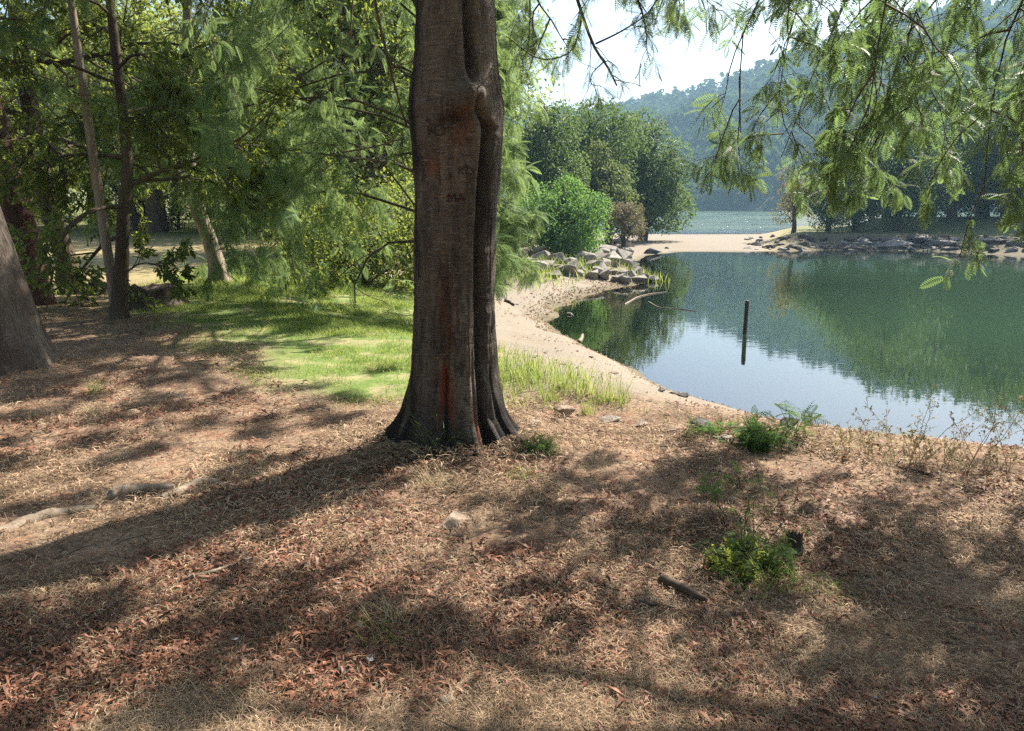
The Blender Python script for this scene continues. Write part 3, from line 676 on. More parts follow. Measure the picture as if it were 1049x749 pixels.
rt = tree('bay_tree', 'twin stemmed dark tree with drooping leafy twigs at the edge of the grass', p,
     [(0, 0, -.2), (.02, 0, .15), (.10, 0, .6), (.22, .0, 1.4), (.33, .05, 2.2), (.25, .2, 4), (.2, .3, 7)], [.11, .10, .09, .08, .07, .055, .03],
     (18, 1.0, 6.7, 2.2, 1.4, -.05, .9, (.0, .1, 0)), OV, (M['bark_dark'], M['bark_dark'], M['bay']), 14, TR, flare=1.5, nroot=4, per=(9, 9), nl=13, rs=.8, size=.085, hang=.3,
     extra=[dict(s=(.25, .0, 1.75), d=(.85, .05, .42), L=2.3, r=.05), dict(s=(.1, 0, .6), d=(.5, -.4, .2), L=1.1, r=.02, kw=dict(per=(8, 7)))])
mb = MB(); trunk_mesh(mb, [(-.04, .02, -.15), (-.05, .02, .5), (-.09, .03, 1.4), (-.13, .05, 2.4), (-.2, .1, 4), (-.3, .2, 6)], [.07, .066, .06, .055, .045, .03], np.random.default_rng(5), flare=1.3)
mb.obj('second_trunk', M['bark_pale'], rt, True)
p = base(226, 290)
tree('bay_tree', 'pale mossy trunk leaning over the grass, bushy with small leaves', p,
     [(0, 0, -.2), (-.03, 0, .3), (-.16, 0, .9), (-.40, .0, 1.8), (-.45, .1, 3), (-.3, .2, 5), (0, .2, 8)], [.21, .17, .15, .14, .12, .09, .03],
     (18, 1.6, 7.6, 2.8, 1.5, .0, .9, (.0, -.1, 0)), OV, (M['bark_pale'], M['bark_dark'], M['bay']), 15, TR, flare=1.6, per=(9, 9), nl=13, rs=.8, size=.09, hang=.3,
     extra=[dict(s=(-.3, 0, 2.0), d=(.95, -.5, .25), L=3.4, r=.05, kw=dict(droop=(1.1, .8, .9), hang=.6))])
# feathery acacia behind the big trunk
p = onground(-1.25, 13.0)
tree('acacia_tree', 'bright green feathery acacia drooping over the grass behind the big trunk', p,
     [(0, 0, -.2), (0, 0, .5), (0, 0, 2), (-.05, 0, 4), (-.3, 0, 7.5), (-.4, 0, 10)], [.2, .18, .16, .13, .08, .03],
     (46, 1.3, 9.6, 3.2, 3.0, .3, .7, (-.65, -.2, 0)), FRF, (M['bark_dark'], M['bark_dark'], M['frond']), 16, TR, per=(8, 7), nl=10, size=.235, droop=(.75, .8, .7), hang=.5, jit=.45, tb0=.3, rs=.34, wig=.2,
     extra=[dict(s=(-.4, 0, 3.4), d=(-.9, -.45, .35), L=4.4, r=.06, kw=dict(droop=(1.7, 1.0, .9))), dict(s=(-.4, 0, 4.2), d=(-.7, -.7, .45), L=4.2, r=.06, kw=dict(droop=(1.7, 1.0, .9))), dict(s=(-.1, 0, 2.0), d=(-.75, -.5, .4), L=3.2, r=.06, kw=dict(droop=(1.6, 1.0, .9)))])
ap = p; at_ = bpy.data.objects['acacia_tree.002']; rngb = np.random.default_rng(44); mbb, mbc = MB(), MB()
shade_canopy(mbb, mbc, ap, 5.0, (-6.8, -1.3, 3.9, 8.0), .34, .58, (4.4, 6.6), rngb)  # clumps above view, added to streak the ground with shade
mbb.obj('shade_branches', M['bark_dark'], at_, True); mbc.obj('shade_crown', M['frond'], at_)
# acacia off to the side whose boughs hang into view
p = onground(4.9, 4.2)
bo = lambda s, d, L, dr: dict(s=s, d=d, L=L, r=.022+.006*L, kw=dict(droop=(dr, 1.5, 1.1), per=(11, 5), nl=8, size=.15, hang=.75, lens=((.5, .2), (.42, .15)), t0=.3, l0=.25))
bt = tree('acacia_tree', 'acacia whose feathery boughs hang low in front of the lake', p,
     [(0, 0, -.2), (0, 0, .5), (-.05, 0, 2), (-.1, 0, 4), (.1, 0, 6.5), (.2, 0, 8.5)], [.26, .22, .19, .16, .1, .04],
     (6, 6.8, 8.4, 1.9, 1.6, .3, .9, (.2, -.3, 0)), FRF, (M['bark_grey'], M['bark_dark'], M['frond']), 18, None, per=(6, 7), nl=14, size=.17, droop=(.3, .4, .5), hang=.4, jit=.5, lens=((.55, .3), (.30, .1)), tb0=.68)
rngb = np.random.default_rng(21); mbb, mbc = MB(), MB()
shade_canopy(mbb, mbc, p, 4.4, (.7, 2.7, .7, 2.9), .30, .24, (3.8, 5.2), rngb)  # more added clumps overhead, for dappled shade
rngb = np.random.default_rng(2024)
lim = np.array([[0, .1, 3.6], [0, .1, 3.9], [0, 0, 3.4]]); limd = np.array([[-.97, .1, .16], [-.9, .42, .18], [-.95, -.12, .14]]); ll = np.array([3.9, 3.6, 3.2])
la = grow(lim, limd, ll, 12, np.full(3, .28), .06, rngb); lr_ = taper(np.full(3, .05), 12, .2); tubes(mbb, la, lr_, 7)
hp, hd, hL, hr = kids(la, lr_, ll, 13, .22, 1, (R(40), R(80)), rngb, (.3, .0))
k = hp[:, 0]+4.9; tgt = np.interp(k, [.9, 1.35, 1.7, 2.1, 2.6, 3.2], [2.6, 2.5, 2.15, 1.95, 1.85, 1.65])+rngb.uniform(-.1, .7, len(k)); want = np.clip((hp[:, 2]+p[2]-tgt)*1.12, .3, 2.6)
hp, hd, want, k = [q[(k > 1.85) & (((np.arange(len(k)) % 2 == 0) | (k > 2.9)))] for q in (hp, hd, want, k)]
hd[:, 2] = -.35; hd = nrm(hd*np.array([.5, .5, 1])+np.array([-.02, 0, 0]))
limbs_from(mbb, mbc, hp, hd, want, np.full(len(k), .011), rngb, FRN, per=(7, 4), nl=7, size=.12, droop=(1.9, 1.0, .9), wig=.14, lens=((.46, .26), (.5, .2)), hang=.35, jit=.42, l0=.15, sides=(6, 4, 3), tb0=.5)
mbb.obj('hanging_boughs', M['twig'], bt, True); mbc.obj('hanging_fronds', M['frond_near'], bt)
# sparse twigs that hang from the big tree beside its trunk
rngb = np.random.default_rng(22); mbb, mbc = MB(), MB()
def local(u, v, Y): return atd(u, v, Y)-T0
for path, r in (([(378, -60, 4.7), (384, 0, 4.66), (396, 55, 4.64), (411, 112, 4.7), (417, 128, 4.8)], .011), ([(560, -90, 4.3), (585, -20, 4.3), (606, 42, 4.3), (622, 68, 4.3), (632, 88, 4.3)], .012),
                ([(597, 15, 4.3), (585, 52, 4.3), (552, 60, 4.35), (520, 38, 4.4)], .006), ([(396, 55, 4.64), (412, 66, 4.6), (424, 62, 4.6)], .005), ([(352, 156, 5.6), (385, 150, 5.3), (415, 141, 4.9)], .008),
                ([(620, 62, 4.3), (607, 75, 4.3), (606, 86, 4.3), (616, 88, 4.25)], .004), ([(610, 45, 4.3), (640, 30, 4.3), (668, 8, 4.35), (690, -40, 4.4)], .006)):
    q = resample([local(*a) for a in path], 14); tube1(mbb, q, np.linspace(r, r*.4, 14), 6)
    s1, d1, L1, r1 = kids(q[None], np.full((1, 14), r*.5), np.array([.55]), 7, .15, 1, (R(25), R(70)), rngb)
    c = grow(s1, d1, L1, 5, np.full(7, .8), .2, rngb); tubes(mbb, c, taper(np.maximum(r1, .0018), 5, .4), 4)
    if path[0][0] > 500: leaves_on(mbc, c, rngb, FRF, 3, .085, hang=.6)
for s, d, L in (((.9, -.5, 3.15), (.6, .1, -.12), .8), ((.5, -.4, 3.1), (.75, -.1, -.12), .9), ((1.3, -.4, 3.1), (.7, -.05, -.15), .8), ((.25, -.1, 3.1), (.45, .3, -.2), .8), ((1.0, -.3, 3.05), (.5, .1, -.3), .6), ((1.7, -.4, 3.1), (.4, .05, -.2), .7)):
    limbs_from(mbb, mbc, np.array([s]), np.array([d]), np.array([L]), np.array([.012]), rngb, FRF, per=(5, 4), nl=6, size=.11, droop=(.8, 1.0, 1.0), hang=.35, jit=.42, t0=.1, lens=((.5, .2), (.5, .2)), sides=(5, 4, 3))
for s, d, L in (((-1.0, .9, 4.1), (-.6, .5, -.4), 1.9), ((-.7, .9, 4.1), (-.3, .8, -.5), 1.8)):
    limbs_from(mbb, mbc, np.array([s]), np.array([d]), np.array([L]), np.array([.016]), rngb, FRF, per=(6, 4), nl=5, size=.11, droop=(1.3, 1.2, 1.0), hang=.5, t0=.15, lens=((.5, .2), (.5, .2)), sides=(5, 4, 3))
mbb.obj('hanging_branch', M['twig'], big, True); mbc.obj('hanging_fronds', M['frond'], big)

# ---------------------------------------------------------------- woods behind
WOOD = 'leafy trees of the wood behind the grove'
def lobes(mc, h, w, low, rng, n, nl, size, leaf, lr=(.20, .32), flat=.85, thr=-.10):
    d = nrm(rng.normal(0, 1, (n, 3))); rr_ = rng.uniform(.35, .8, (n, 1)); cz = (low+1)*.5*h
    c = d*rr_*np.array([w*.5, w*.5, (1-low)*.5*h])+np.array([0, 0, cz]); R_ = w*rng.uniform(*lr, n)
    k = int(nl/n); dd = nrm(rng.normal(0, 1, (n, k, 3))); q = (.62+.42*rng.random((n, k, 1))**.6)*R_[:, None, None]*np.array([1, 1, flat])
    p = (c[:, None]+dd*q).reshape(-1, 3); dd = dd.reshape(-1, 3)
    keep = (fbm(p[:, 0]*3.2/w*2.2, p[:, 1]*3.2/w*2.2, p[:, 2]*3.2/w*2.2, o=3, s=int(rng.integers(99)))+rng.normal(0, .12, len(p)) > thr) & (p[:, 2] > low*h*.5)
    tint = np.repeat(np.clip(rng.normal(.5, .18, n), .1, .9), k)+rng.normal(0, .16, len(p)); p, dd, tint = p[keep], dd[keep], np.clip(tint[keep], 0, 1)
    m = len(p); fw = nrm(dd*.5+rng.normal(0, .6, (m, 3))+np.array([0, 0, -.35])); up = nrm(dd*.6+rng.normal(0, .5, (m, 3))+np.array([0, 0, .7]))
    place(mc, leaf[0], leaf[1], p, fw, up, size*rng.uniform(.65, 1.3, m), tint)
    return c
def simple(name, label, cat, h, w, seed, leaf, mats, size, n=26, nl=15000, low=.25, group=None, loc=(0, 0, 0), tr=.035, flat=.85, lr=(.20, .32), thr=-.10):
    rng = np.random.default_rng(seed); root = thing(name, label, cat, loc, 0, group); mt, mb, mc = MB(), MB(), MB()
    tp = [(0, 0, -.5), (.02*h, 0, .1*h), (0, .02*h, .4*h), (.02*h, 0, .7*h), (0, 0, .9*h)]; rd = [h*tr*1.2, h*tr, h*tr*.8, h*tr*.45, h*tr*.12]
    trunk_mesh(mt, tp, rd, rng, sides=16, m=20)
    c = lobes(mc, h, w, low, rng, n, nl, size, leaf, lr, flat, thr)
    P = resample(tp, 40); st = np.array([P[np.argmin(np.abs(P[:, 2]-max(.06*h, q[2]-.45*np.hypot(q[0], q[1])-.1*h)))] for q in c])
    t = np.linspace(0, 1, 7)[None, :, None]; mid = (st+c)*.5+np.array([0, 0, .05*h]); pts = (1-t)**2*st[:, None]+2*t*(1-t)*mid[:, None]+t*t*c[:, None]
    tubes(mb, pts, taper(np.full(n, h*tr*.32), 7, .3), 5)
    s1, d1, L1, r1 = kids(pts, taper(np.full(n, h*tr*.32), 7, .3), np.full(n, w*.4), 6, .4, 1, (R(25), R(70)), rng); b = grow(s1, d1, L1, 5, np.full(len(s1), .2), .15, rng); tubes(mb, b, taper(r1*.8, 5, .3), 4)
    mt.obj('trunk', mats[0], root, True); mb.obj('branches', mats[1], root, True); mc.obj('crown', mats[2], root)
    return root
fv = [simple('leafy_tree', 'bright yellow green tree in the wood beyond the dry meadow', 'tree', 11, 8.0, 30+k, BR, (M['bark_dark'], M['bark_dark'], M['forest']), .19, n=34, nl=17000, low=.05, group=WOOD) for k in range(3)]
spots = [(-10, 45, 0), (-15.5, 47, 1), (-4.6, 27, 2), (-22, 46, 0), (-5.6, 26, 0), (-13, 43, 1), (-18.5, 39, 2), (-9, 41, 0), (-28, 43, 1), (-9, 36, 2), (-14, 40, 0), (-21, 42, 1), (-26, 48, 2), (-19, 53, 0), (-33, 54, 1), (-12, 52, 2), (-40, 60, 0), (-25, 64, 1), (-6, 56, 1), (-32, 72, 2), (-15, 70, 0), (-46, 72, 1), (-2.2, 48, 2), (-36, 44, 0), (-30, 36, 1)]
used = set()
for i, (x, y, k) in enumerate(spots):
    q = onground(x, y); s_ = (.85+.4*((i*7) % 5)/5)*(1.2 if y > 30 else 1)
    if k not in used: fv[k].location = q; fv[k].scale = (s_,)*3; fv[k].rotation_euler.z = i*1.3; used.add(k)
    else: dup(fv[k], q, i*1.3, s_)
for k, (x, y, s_) in enumerate([(-3.5, -4.5, 1.0), (2.8, -5.5, 1.05), (-8.5, -1.0, 1.0)]):  # unseen trees added to cut the sky fill from behind the camera
    o = dup(fv[k], onground(x, y), 2.0*k, s_, ('unseen leafy tree added behind the brown ground to block skylight', 'second unseen leafy tree added behind the ground to block skylight', 'unseen leafy tree added beyond the leaning trunk to block skylight')[k], 'added unseen trees that block skylight')
# shrubs at the foot of the wood
sh = simple('shrub', 'dark leafy shrub at the foot of the wood', 'shrub', 2.2, 3.2, 41, BR, (M['bark_dark'], M['bark_dark'], M['bay']),   .11, n=16, nl=6000, low=.0, group='shrubs at the foot of the wood')
for i, (x, y) in enumerate([(-11, 40), (-15, 42), (-19, 43), (-23, 44), (-28, 46), (-8, 36), (-31, 50), (-5, 26), (-24, 49), (-3.5, 24), (-4.4, 18.5), (-3.4, 17.3), (-5.3, 20), (-2.6, 18.5)]):
    q = onground(x, y, -.1)
    if i == 0: sh.location = q
    else: dup(sh, q, i*1.9, .8+.5*((i*3) % 4)/4)

# trees at the far side of the beach
def px_tree(name, label, u, vb, Y, vt, wpx, seed, leaf, mats, size, cat='tree', **k):
    r = ray(u, vb); x = r[0]/r[1]*Y; q = onground(x, Y); dep = Y*cp
    h = (atd(u, vt, Y)[2]-q[2]); w = wpx/FPX*dep
    return simple(name, label, cat, h, w, seed, leaf, mats, size, loc=q, **k)
OK = (M['bark_dark'], M['bark_dark'], M['oak'])
DK = M['bark_dark']
px_tree('oak_tree', 'round dark green oak at the lake end of the beach', 657, 240, 56, 111, 92, 51, BR, OK, .25, n=30, nl=26000, low=-.04, thr=-.2)
px_tree('oak_tree', 'tall dark green oak standing behind the round bush', 600, 242, 52, 97, 105, 52, BR, OK, .24, n=32, nl=26000, low=.0, thr=-.2)
px_tree('oak_tree', 'lighter green oak between the tall dark oak and the round oak', 622, 243, 47, 138, 66, 53, BR, (DK, DK, M['oak_light']), .2, n=22, nl=14000, low=-.04)
px_tree('oak_tree', 'olive green oak rising beside the big trunk above the round bush', 556, 245, 44, 92, 95, 54, BR, OK, .2, n=32, nl=24000, low=-.02, thr=-.2)
px_tree('small_tree', 'small yellow green tree close beside the big trunk at the beach edge', 514, 272, 24, 190, 40, 55, BR, (M['bark_pale'], DK, M['oak_light']), .13, n=24, nl=5500, low=.0)
px_tree('bush', 'brownish dry bush in front of the round dark oak', 638, 241, 43, 188, 38, 56, BR, (DK, DK, M['dry_leaf']), .13, cat='bush', n=14, nl=5500, low=-.2)
px_tree('bush', 'dense round bright green bush above the rock pile', 576, 264, 33.5, 180, 98, 57, BR, (DK, DK, M['bush']), .14, cat='bush', n=40, nl=24000, low=-.05, thr=-.16, lr=(.15, .27))
px_tree('bush', 'pale green low bush between the big trunk and the round bush', 531, 264, 31, 215, 36, 58, BR, (DK, DK, M['oak_light']), .12, cat='bush', n=16, nl=4000, low=.0)

# the wooded headland
HG = 'dark trees of the wooded headland'
hv = [simple('leafy_tree', 'dense dark tree in the hazy wood on the headland', 'tree', 11, 8.5, 60+k, BR, (M['bark_dark'], M['bark_dark'], M['head']), .30, n=30, nl=15000, low=.0, group=HG) for k in range(3)]
hs = [(22.6, 54.0, 0, .5), (25.0, 54.5, 1, .62), (27.8, 54.5, 2, .78), (33, 57.0, 0, .85), (36.5, 55.5, 1, .95), (40, 57.5, 2, 1.05), (44, 56.5, 0, 1.1), (48, 58.5, 1, 1.15), (53, 57.5, 2, 1.2), (59, 59.5, 0, 1.2), (65, 58.5, 1, 1.2),
      (31, 62.5, 1, .9), (35.5, 64.5, 2, 1.15), (41, 65.5, 0, 1.35), (47, 66.5, 1, 1.4), (53, 67.5, 2, 1.4), (60, 68.5, 0, 1.4), (68, 69.5, 1, 1.4), (78, 65.5, 2, 1.4), (90, 67.5, 0, 1.4), (104, 65.5, 1, 1.4)]
used = set()
for i, (x, y, k, s_) in enumerate(hs):
    q = onground(x, y, -.2)
    if k not in used: hv[k].location = q; hv[k].scale = (s_,)*3; hv[k].rotation_euler.z = i*2.1; used.add(k)
    else: dup(hv[k], q, i*2.1, s_)
px_tree('small_tree', 'small golden leaved tree at the tip of the wooded headland', 812, 237, 56, 172, 62, 65, BR, (M['bark_dark'], M['bark_dark'], M['gold']), .17, n=15, nl=4500, low=.18, lr=(.14, .22))

# ---------------------------------------------------------------- stones
def rock_mesh(seed, flat=.7, n=13):
    rng = np.random.default_rng(seed)
    p = nrm(rng.normal(0, 1, (n, 3)))*rng.uniform(.8, 1.05, (n, 1))*np.array([1, .8, flat])*.5
    bm = bmesh.new(); vs = [bm.verts.new(q) for q in p]
    r = bmesh.ops.convex_hull(bm, input=vs)
    bmesh.ops.delete(bm, geom=[v for v in bm.verts if not v.link_faces], context='VERTS')
    bmesh.ops.bevel(bm, geom=bm.edges[:], offset=.012, segments=1, affect='EDGES')
    bmesh.ops.triangulate(bm, faces=bm.faces[:]); bmesh.ops.subdivide_edges(bm, edges=bm.edges[:], cuts=1, use_grid_fill=True)
    for v in bm.verts:
        c = v.co; k = float(fbm(c.x*4+seed, c.y*4, np.array(c.z*4), o=3, s=seed)); v.co = c*(1+.07*k)
    me = bpy.data.meshes.new('rock'); bm.to_mesh(me); bm.free()
    return me
RK = {}
def rock(label, loc, size, mat, seed, rz=0, sink=.25, group=None, name='rock', flat=.7, tilt=0):
    k = (seed, mat, flat)
    if k not in RK:
        RK[k] = rock_mesh(seed, flat); RK[k].materials.append(M[mat])
    o = bpy.data.objects.new(name, RK[k]); COL.objects.link(o)
    sz = np.array([size]*3) if np.isscalar(size) else np.array(size)
    o.location = (loc[0], loc[1], loc[2]+sz[2]*flat*(.5-sink)); o.scale = sz; o.rotation_euler = (tilt, tilt*.6, rz)
    return tag(o, label, 'rock', group)
rng = np.random.default_rng(99)
PG = 'boulders of the rock pile beside the cove'
pile = [(542, 272), (549, 279), (556, 268), (560, 277), (565, 284), (571, 270), (574, 278), (580, 282), (583, 272), (588, 276), (591, 284), (597, 279), (600, 270), (603, 284), (608, 276), (612, 283), (617, 279), (621, 286), (626, 281), (629, 274), (633, 287), (638, 283), (641, 290), (645, 285), (648, 279), (652, 289), (655, 284), (660, 287), (666, 289), (643, 274), (637, 268), (630, 263), (624, 268), (618, 262), (625, 255), (634, 256), (642, 263), (646, 268), (638, 250), (630, 250), (618, 272), (611, 267), (552, 262), (547, 287), (536, 280), (534, 268), (604, 262), (592, 266)]
for i, (u, v) in enumerate(pile):
    s_ = rng.uniform(.5, 1.0)*(1.35 if v < 272 else 1)
    q = G(u, v)
    rock('grey angular boulder in the rock pile between the beach and the round bush', q, (s_*1.2, s_, s_*.95), 'rock', 1+i % 7, rng.uniform(0, 6.28), .22, PG, tilt=rng.uniform(-.3, .3))
rock('large slanting pale slab at the top of the rock pile', G(623, 262), (2.0, 1.1, 1.2), 'rock', 8, .5, .2, tilt=.35)
rock('broad flat dark slab behind the rock pile by the sand spit', G(640, 253), (2.4, 1.2, .8), 'rock', 9, .1, .2)
rock('dark rock alone at the water edge of the sand spit', G(668, 260), (1.25, .9, .75), 'rock_dark', 3, .3, .3)
rock('tiny dark rock on the sand spit near the water', G(683, 255), (.4, .35, .3), 'rock_dark', 4, .3, .3)
for (u, v, sx, sz, mt, sd, lab) in [(577, 427, .19, .14, 'rock_tan', 2, 'brown pointed stone at the lip of the bank beyond the big trunk'), (546, 436, .15, .07, 'rock_tan', 3, 'low brown stone half buried beside the big trunk'),
      (655, 436, .13, .06, 'rock', 5, 'small dark grey stone at the end of the grassy bank'), (718, 437, .21, .09, 'rock_dark', 6, 'flat dark stone among weeds on the bank'), (690, 441, .12, .05, 'rock_tan', 1, 'low tan stone on the bank before the flat dark stone'),
      (568, 433, .10, .05, 'rock', 4, 'small grey stone beside the brown pointed stone'), (620, 431, .22, .06, 'rock', 7, 'flat grey stone under the grass tufts on the bank'), (560, 460, .07, .04, 'rock_tan', 5, 'pebble sized brown stone near the leafy sprig'),
      (744, 452, .15, .06, 'rock', 2, 'pale stone partly hidden by the leafy weed'), (392, 435, .10, .07, 'rock_tan', 6, 'small brown stone on the lit ground beside the big trunk'), (462, 538, .22, .07, 'rock_tan', 4, 'pale worn stone bedded in the dry grass before the trunk'),
      (808, 441, .20, .17, 'rock_dark', 8, 'dark blocky rock under the fern seedling at the bank edge')]:
    rock(lab, G(u, v), (sx*1.2, sx, sz*1.5), mt, sd, u*.37, .3, None)
for (u, v, s_, lab) in [(676, 401, .16, 'dark stone at the waterline, first of the row by the cove'), (691, 404, .13, 'dark stone at the waterline in the middle of the row by the cove'), (699, 406, .20, 'largest dark wet stone ending the row at the waterline')]:
    rock(lab, G(u, v), (s_, s_*.8, s_*.7), 'rock_dark', 5, u, .3, 'row of dark stones at the waterline')
for i in range(230):
    u = rng.uniform(765, 1075); v = rng.uniform(243, 257.5); q = G(u, v); s_ = rng.uniform(.3, .85)
    rock('grey stone on the stony shore of the wooded headland', q, (s_*1.4, s_, s_*.8), ('rock_shore', 'rock_shore', 'rock')[i % 3], 1+i % 7, rng.uniform(0, 6.28), .42, 'stones along the headland shore')
rock('big pale boulder at the waterline of the headland', G(918, 254), (3.0, 1.6, 1.0), 'rock', 3, .2, .3)
rock('massive grey boulder on the headland shore beside the big pale boulder', G(940, 249), (2.6, 1.8, 1.3), 'rock_dark', 6, 1.2, .3)
rock('long low grey boulder of the headland shore', G(965, 252), (2.8, 1.4, .8), 'rock', 2, 2.2, .3)
for i in range(40):      # cobbles on the beach
    u = rng.uniform(515, 690); v = rng.uniform(300, 415); q = G(u, v)
    if look(Dg, q[0], q[1]) < .1: continue
    s_ = rng.uniform(.05, .12)
    rock('small weathered cobble lying on the sandy beach', q, (s_*1.3, s_, s_*.7), ('rock', 'rock_tan', 'rock_dark')[i % 3], 1+i % 5, i, .3, 'cobbles scattered on the beach', name='cobble')

# ---------------------------------------------------------------- post, driftwood, sticks, roots
q = at(763, 341, WZ); top = atd(763.5, 308, q[1])[2]
mb = MB(); z = np.linspace(-2.6, top, 24); a = np.arange(10)*2*np.pi/10
rr_ = .052*(1+.10*fbm(z*2, z*0, o=2, s=2)[:, None]+.08*np.cos(3*a)[None]); rr_[-1] *= .8
v = np.stack([rr_*np.cos(a)+.02*(z[:, None]-WZ)*.6, rr_*np.sin(a), np.repeat(z[:, None], 10, 1)], -1); i = np.arange(23)[:, None]; j = np.arange(10)
mb.add(v.reshape(-1, 3), np.stack([i*10+j, i*10+(j+1) % 10, (i+1)*10+(j+1) % 10, (i+1)*10+j], -1).reshape(-1, 4))
mb.add(np.concatenate([v[-1], v[-1:].mean(1)+[0, 0, .012]]), t=[(k, (k+1) % 10, 10) for k in range(10)])
o = mb.obj('mooring_post', M['post'], None, True); o.location = (q[0], q[1], 0); tag(o, 'dark wooden post standing upright in the calm water', 'post')
def stick(label, px, r, mat, name='stick', lift=.0, z=None, n=18, taper_=.45, cat='stick', knots=.2, group=None, sides=9):
    P = np.array([at(u, v, z) if z is not None else G(u, v) for u, v in px], float); P[:, 2] += lift
    c = P[0].copy(); Q = resample(P-c, n); k = np.linspace(0, 1, n)
    Q[1:-1, 2] += r*.5*fbm(k[1:-1]*5, k[1:-1]*0, o=2, s=int(px[0][0]))
    rd = r*(1-(1-taper_)*k)*(1+knots*fbm(k*7, k*0, o=3, s=int(px[0][1])))
    rd[0] *= .6; rd[-1] *= .4; mb = MB(); tube1(mb, Q, rd, sides)
    for e, s_ in ((0, 0), (n-1, (n-1)*sides)):
        mb.add(np.concatenate([mb.v[0][s_:s_+sides], Q[e:e+1]]), t=[(a_, (a_+1) % sides, sides) for a_ in range(sides)])
    o = mb.obj(name, M[mat], None, True); o.location = c
    return tag(o, label, cat, group)
stick('dark broken stick with a pale end, lying before the small shrub', [(677, 597), (690, 607), (705, 615), (724, 624)], .026, 'wood_dark', lift=.03)
stick('thin dark stick beside the broken stick', [(655, 622), (672, 624), (692, 628)], .010, 'wood_dark', lift=.014)
stick('dark stick lying on the bank near the dry weeds', [(922, 480), (935, 484), (955, 488)], .012, 'wood_dark', lift=.008)
stick('long thin pale stick on the shaded ground', [(186, 599), (222, 590), (259, 576)], .010, 'wood_pale', lift=.02)
stick('short dark twig at the bottom edge before the stones', [(710, 727), (712, 738), (711, 748)], .006, 'wood_dark', lift=.004)
stick('small dark stick on the shaded ground below the trunk', [(885-175, 587), (725, 585), (740, 588)], .006, 'wood_dark', lift=.004)
stick('thin brown stick leaning at the foot of the big trunk', [(371, 467), (377, 476), (382, 486)], .008, 'wood_pale', lift=.008)
stick('small brown stick lying on the sand of the beach', [(517, 309), (522, 311), (527, 314)], .06, 'wood_dark', lift=.03)
stick('pale driftwood stick floating in the shallows', [(593, 350), (596, 346), (597, 342)], .055, 'wood_pale', 'driftwood', z=WZ+.02, cat='driftwood')
stick('small pale driftwood near the sand in the shallows', [(580, 322), (584, 322), (587, 323)], .05, 'wood_pale', 'driftwood', z=WZ+.01, cat='driftwood')
stick('long bare branch floating off the rock pile', [(640, 312), (652, 305), (667, 301), (684, 299)], .026, 'wood_pale', 'driftwood', z=WZ+.01, cat='driftwood')
stick('second bare branch floating beyond the long one', [(664, 309), (676, 315), (692, 316), (714, 319)], .02, 'wood_pale', 'driftwood', z=WZ+.01, cat='driftwood')
RT = 'tree_root'
stick('long pale root surfacing at the edge of the ground', [(-70, 582), (-20, 557), (25, 536), (60, 527), (100, 520)], .062, 'wood_pale', RT, lift=-.012, cat='root', n=30)
stick('split weathered root lying above the long pale root', [(112, 511), (128, 508), (145, 505), (180, 503)], .045, 'wood_pale', RT, lift=.025, cat='root')
stick('humped pale root end between the roots and the big trunk', [(165, 512), (196, 500), (210, 495), (224, 497), (238, 503)], .045, 'wood_pale', RT, lift=-.004, cat='root')
stick('dark mossy root running down towards the bottom edge', [(370, 640), (361, 662), (350, 690), (338, 716), (325, 745)], .036, 'wood_dark', RT, lift=-.014, cat='root', n=26)
stick('low root crossing the bottom edge below the mossy root', [(270, 743), (300, 737), (328, 734), (352, 733)], .03, 'wood_pale', RT, lift=-.012, cat='root')
stick('grey root bump in the dry grass at the bottom edge', [(452, 722), (464, 718), (478, 715)], .024, 'wood_pale', RT, lift=-.006, cat='root')
def stump(label, u, v, r, h, mat, seed, name='tree_stump'):
    rng = np.random.default_rng(seed); q = G(u, v); ns = 26; zz = np.linspace(-.06, h, 10); a = np.arange(ns)*2*np.pi/ns
    jag = h*(.78+.22*rng.random(ns)); zz2 = np.minimum(zz[:, None], jag[None])
    rr_ = r*(1+.45*np.exp(-np.clip(zz, 0, 9)/(h*.3)))[:, None]*(1+.16*fbm(np.cos(a)*2, np.sin(a)*2, o=3, s=seed)[None]+.06*rng.normal(0, 1, (1, ns)))
    v_ = np.stack([rr_*np.cos(a), rr_*np.sin(a), zz2], -1); i = np.arange(9)[:, None]; j = np.arange(ns); mb = MB()
    mb.add(v_.reshape(-1, 3), np.stack([i*ns+j, i*ns+(j+1) % ns, (i+1)*ns+(j+1) % ns, (i+1)*ns+j], -1).reshape(-1, 4))
    mb.add(np.concatenate([v_[-1], [[0, 0, h*.6]]]), t=[(k, (k+1) % ns, ns) for k in range(ns)])
    o = mb.obj(name, M[mat], None, False); o.location = q; return tag(o, label, 'stump')
stump('small dark jagged stump beside the green shrub', 812, 568, .034, .10, 'wood_dark', 4)
stump('low dark stump between the slender trunk and the twin stems', 107, 300, .22, .22, 'wood_dark', 5)
stump('broad dark stump behind the twin stemmed tree', 156, 313, .42, .34, 'wood_dark', 6)
def paper(label, u, v, s_, seed):
    rng = np.random.default_rng(seed); q = G(u, v); g_ = np.linspace(-.5, .5, 6); a, b = np.meshgrid(g_, g_); a, b = a.ravel(), b.ravel()*.6
    k = fbm(a*3, b*3, o=3, s=seed)
    vv = np.stack([a+.1*k, b+.1*fbm(a*3+5, b*3, o=2, s=seed), .30*k+.2], 1)*s_; i = (np.arange(5)[:, None]*6+np.arange(5)).ravel(); mb = MB()
    mb.add(vv, np.stack([i, i+1, i+7, i+6], 1)); o = mb.obj('paper_scrap', M['paper'], None, True); o.location = q+np.array([0, 0, .012]); o.rotation_euler.z = seed
    md = o.modifiers.new('s', 'SOLIDIFY'); md.thickness = .0015
    return tag(o, label, 'paper scrap')
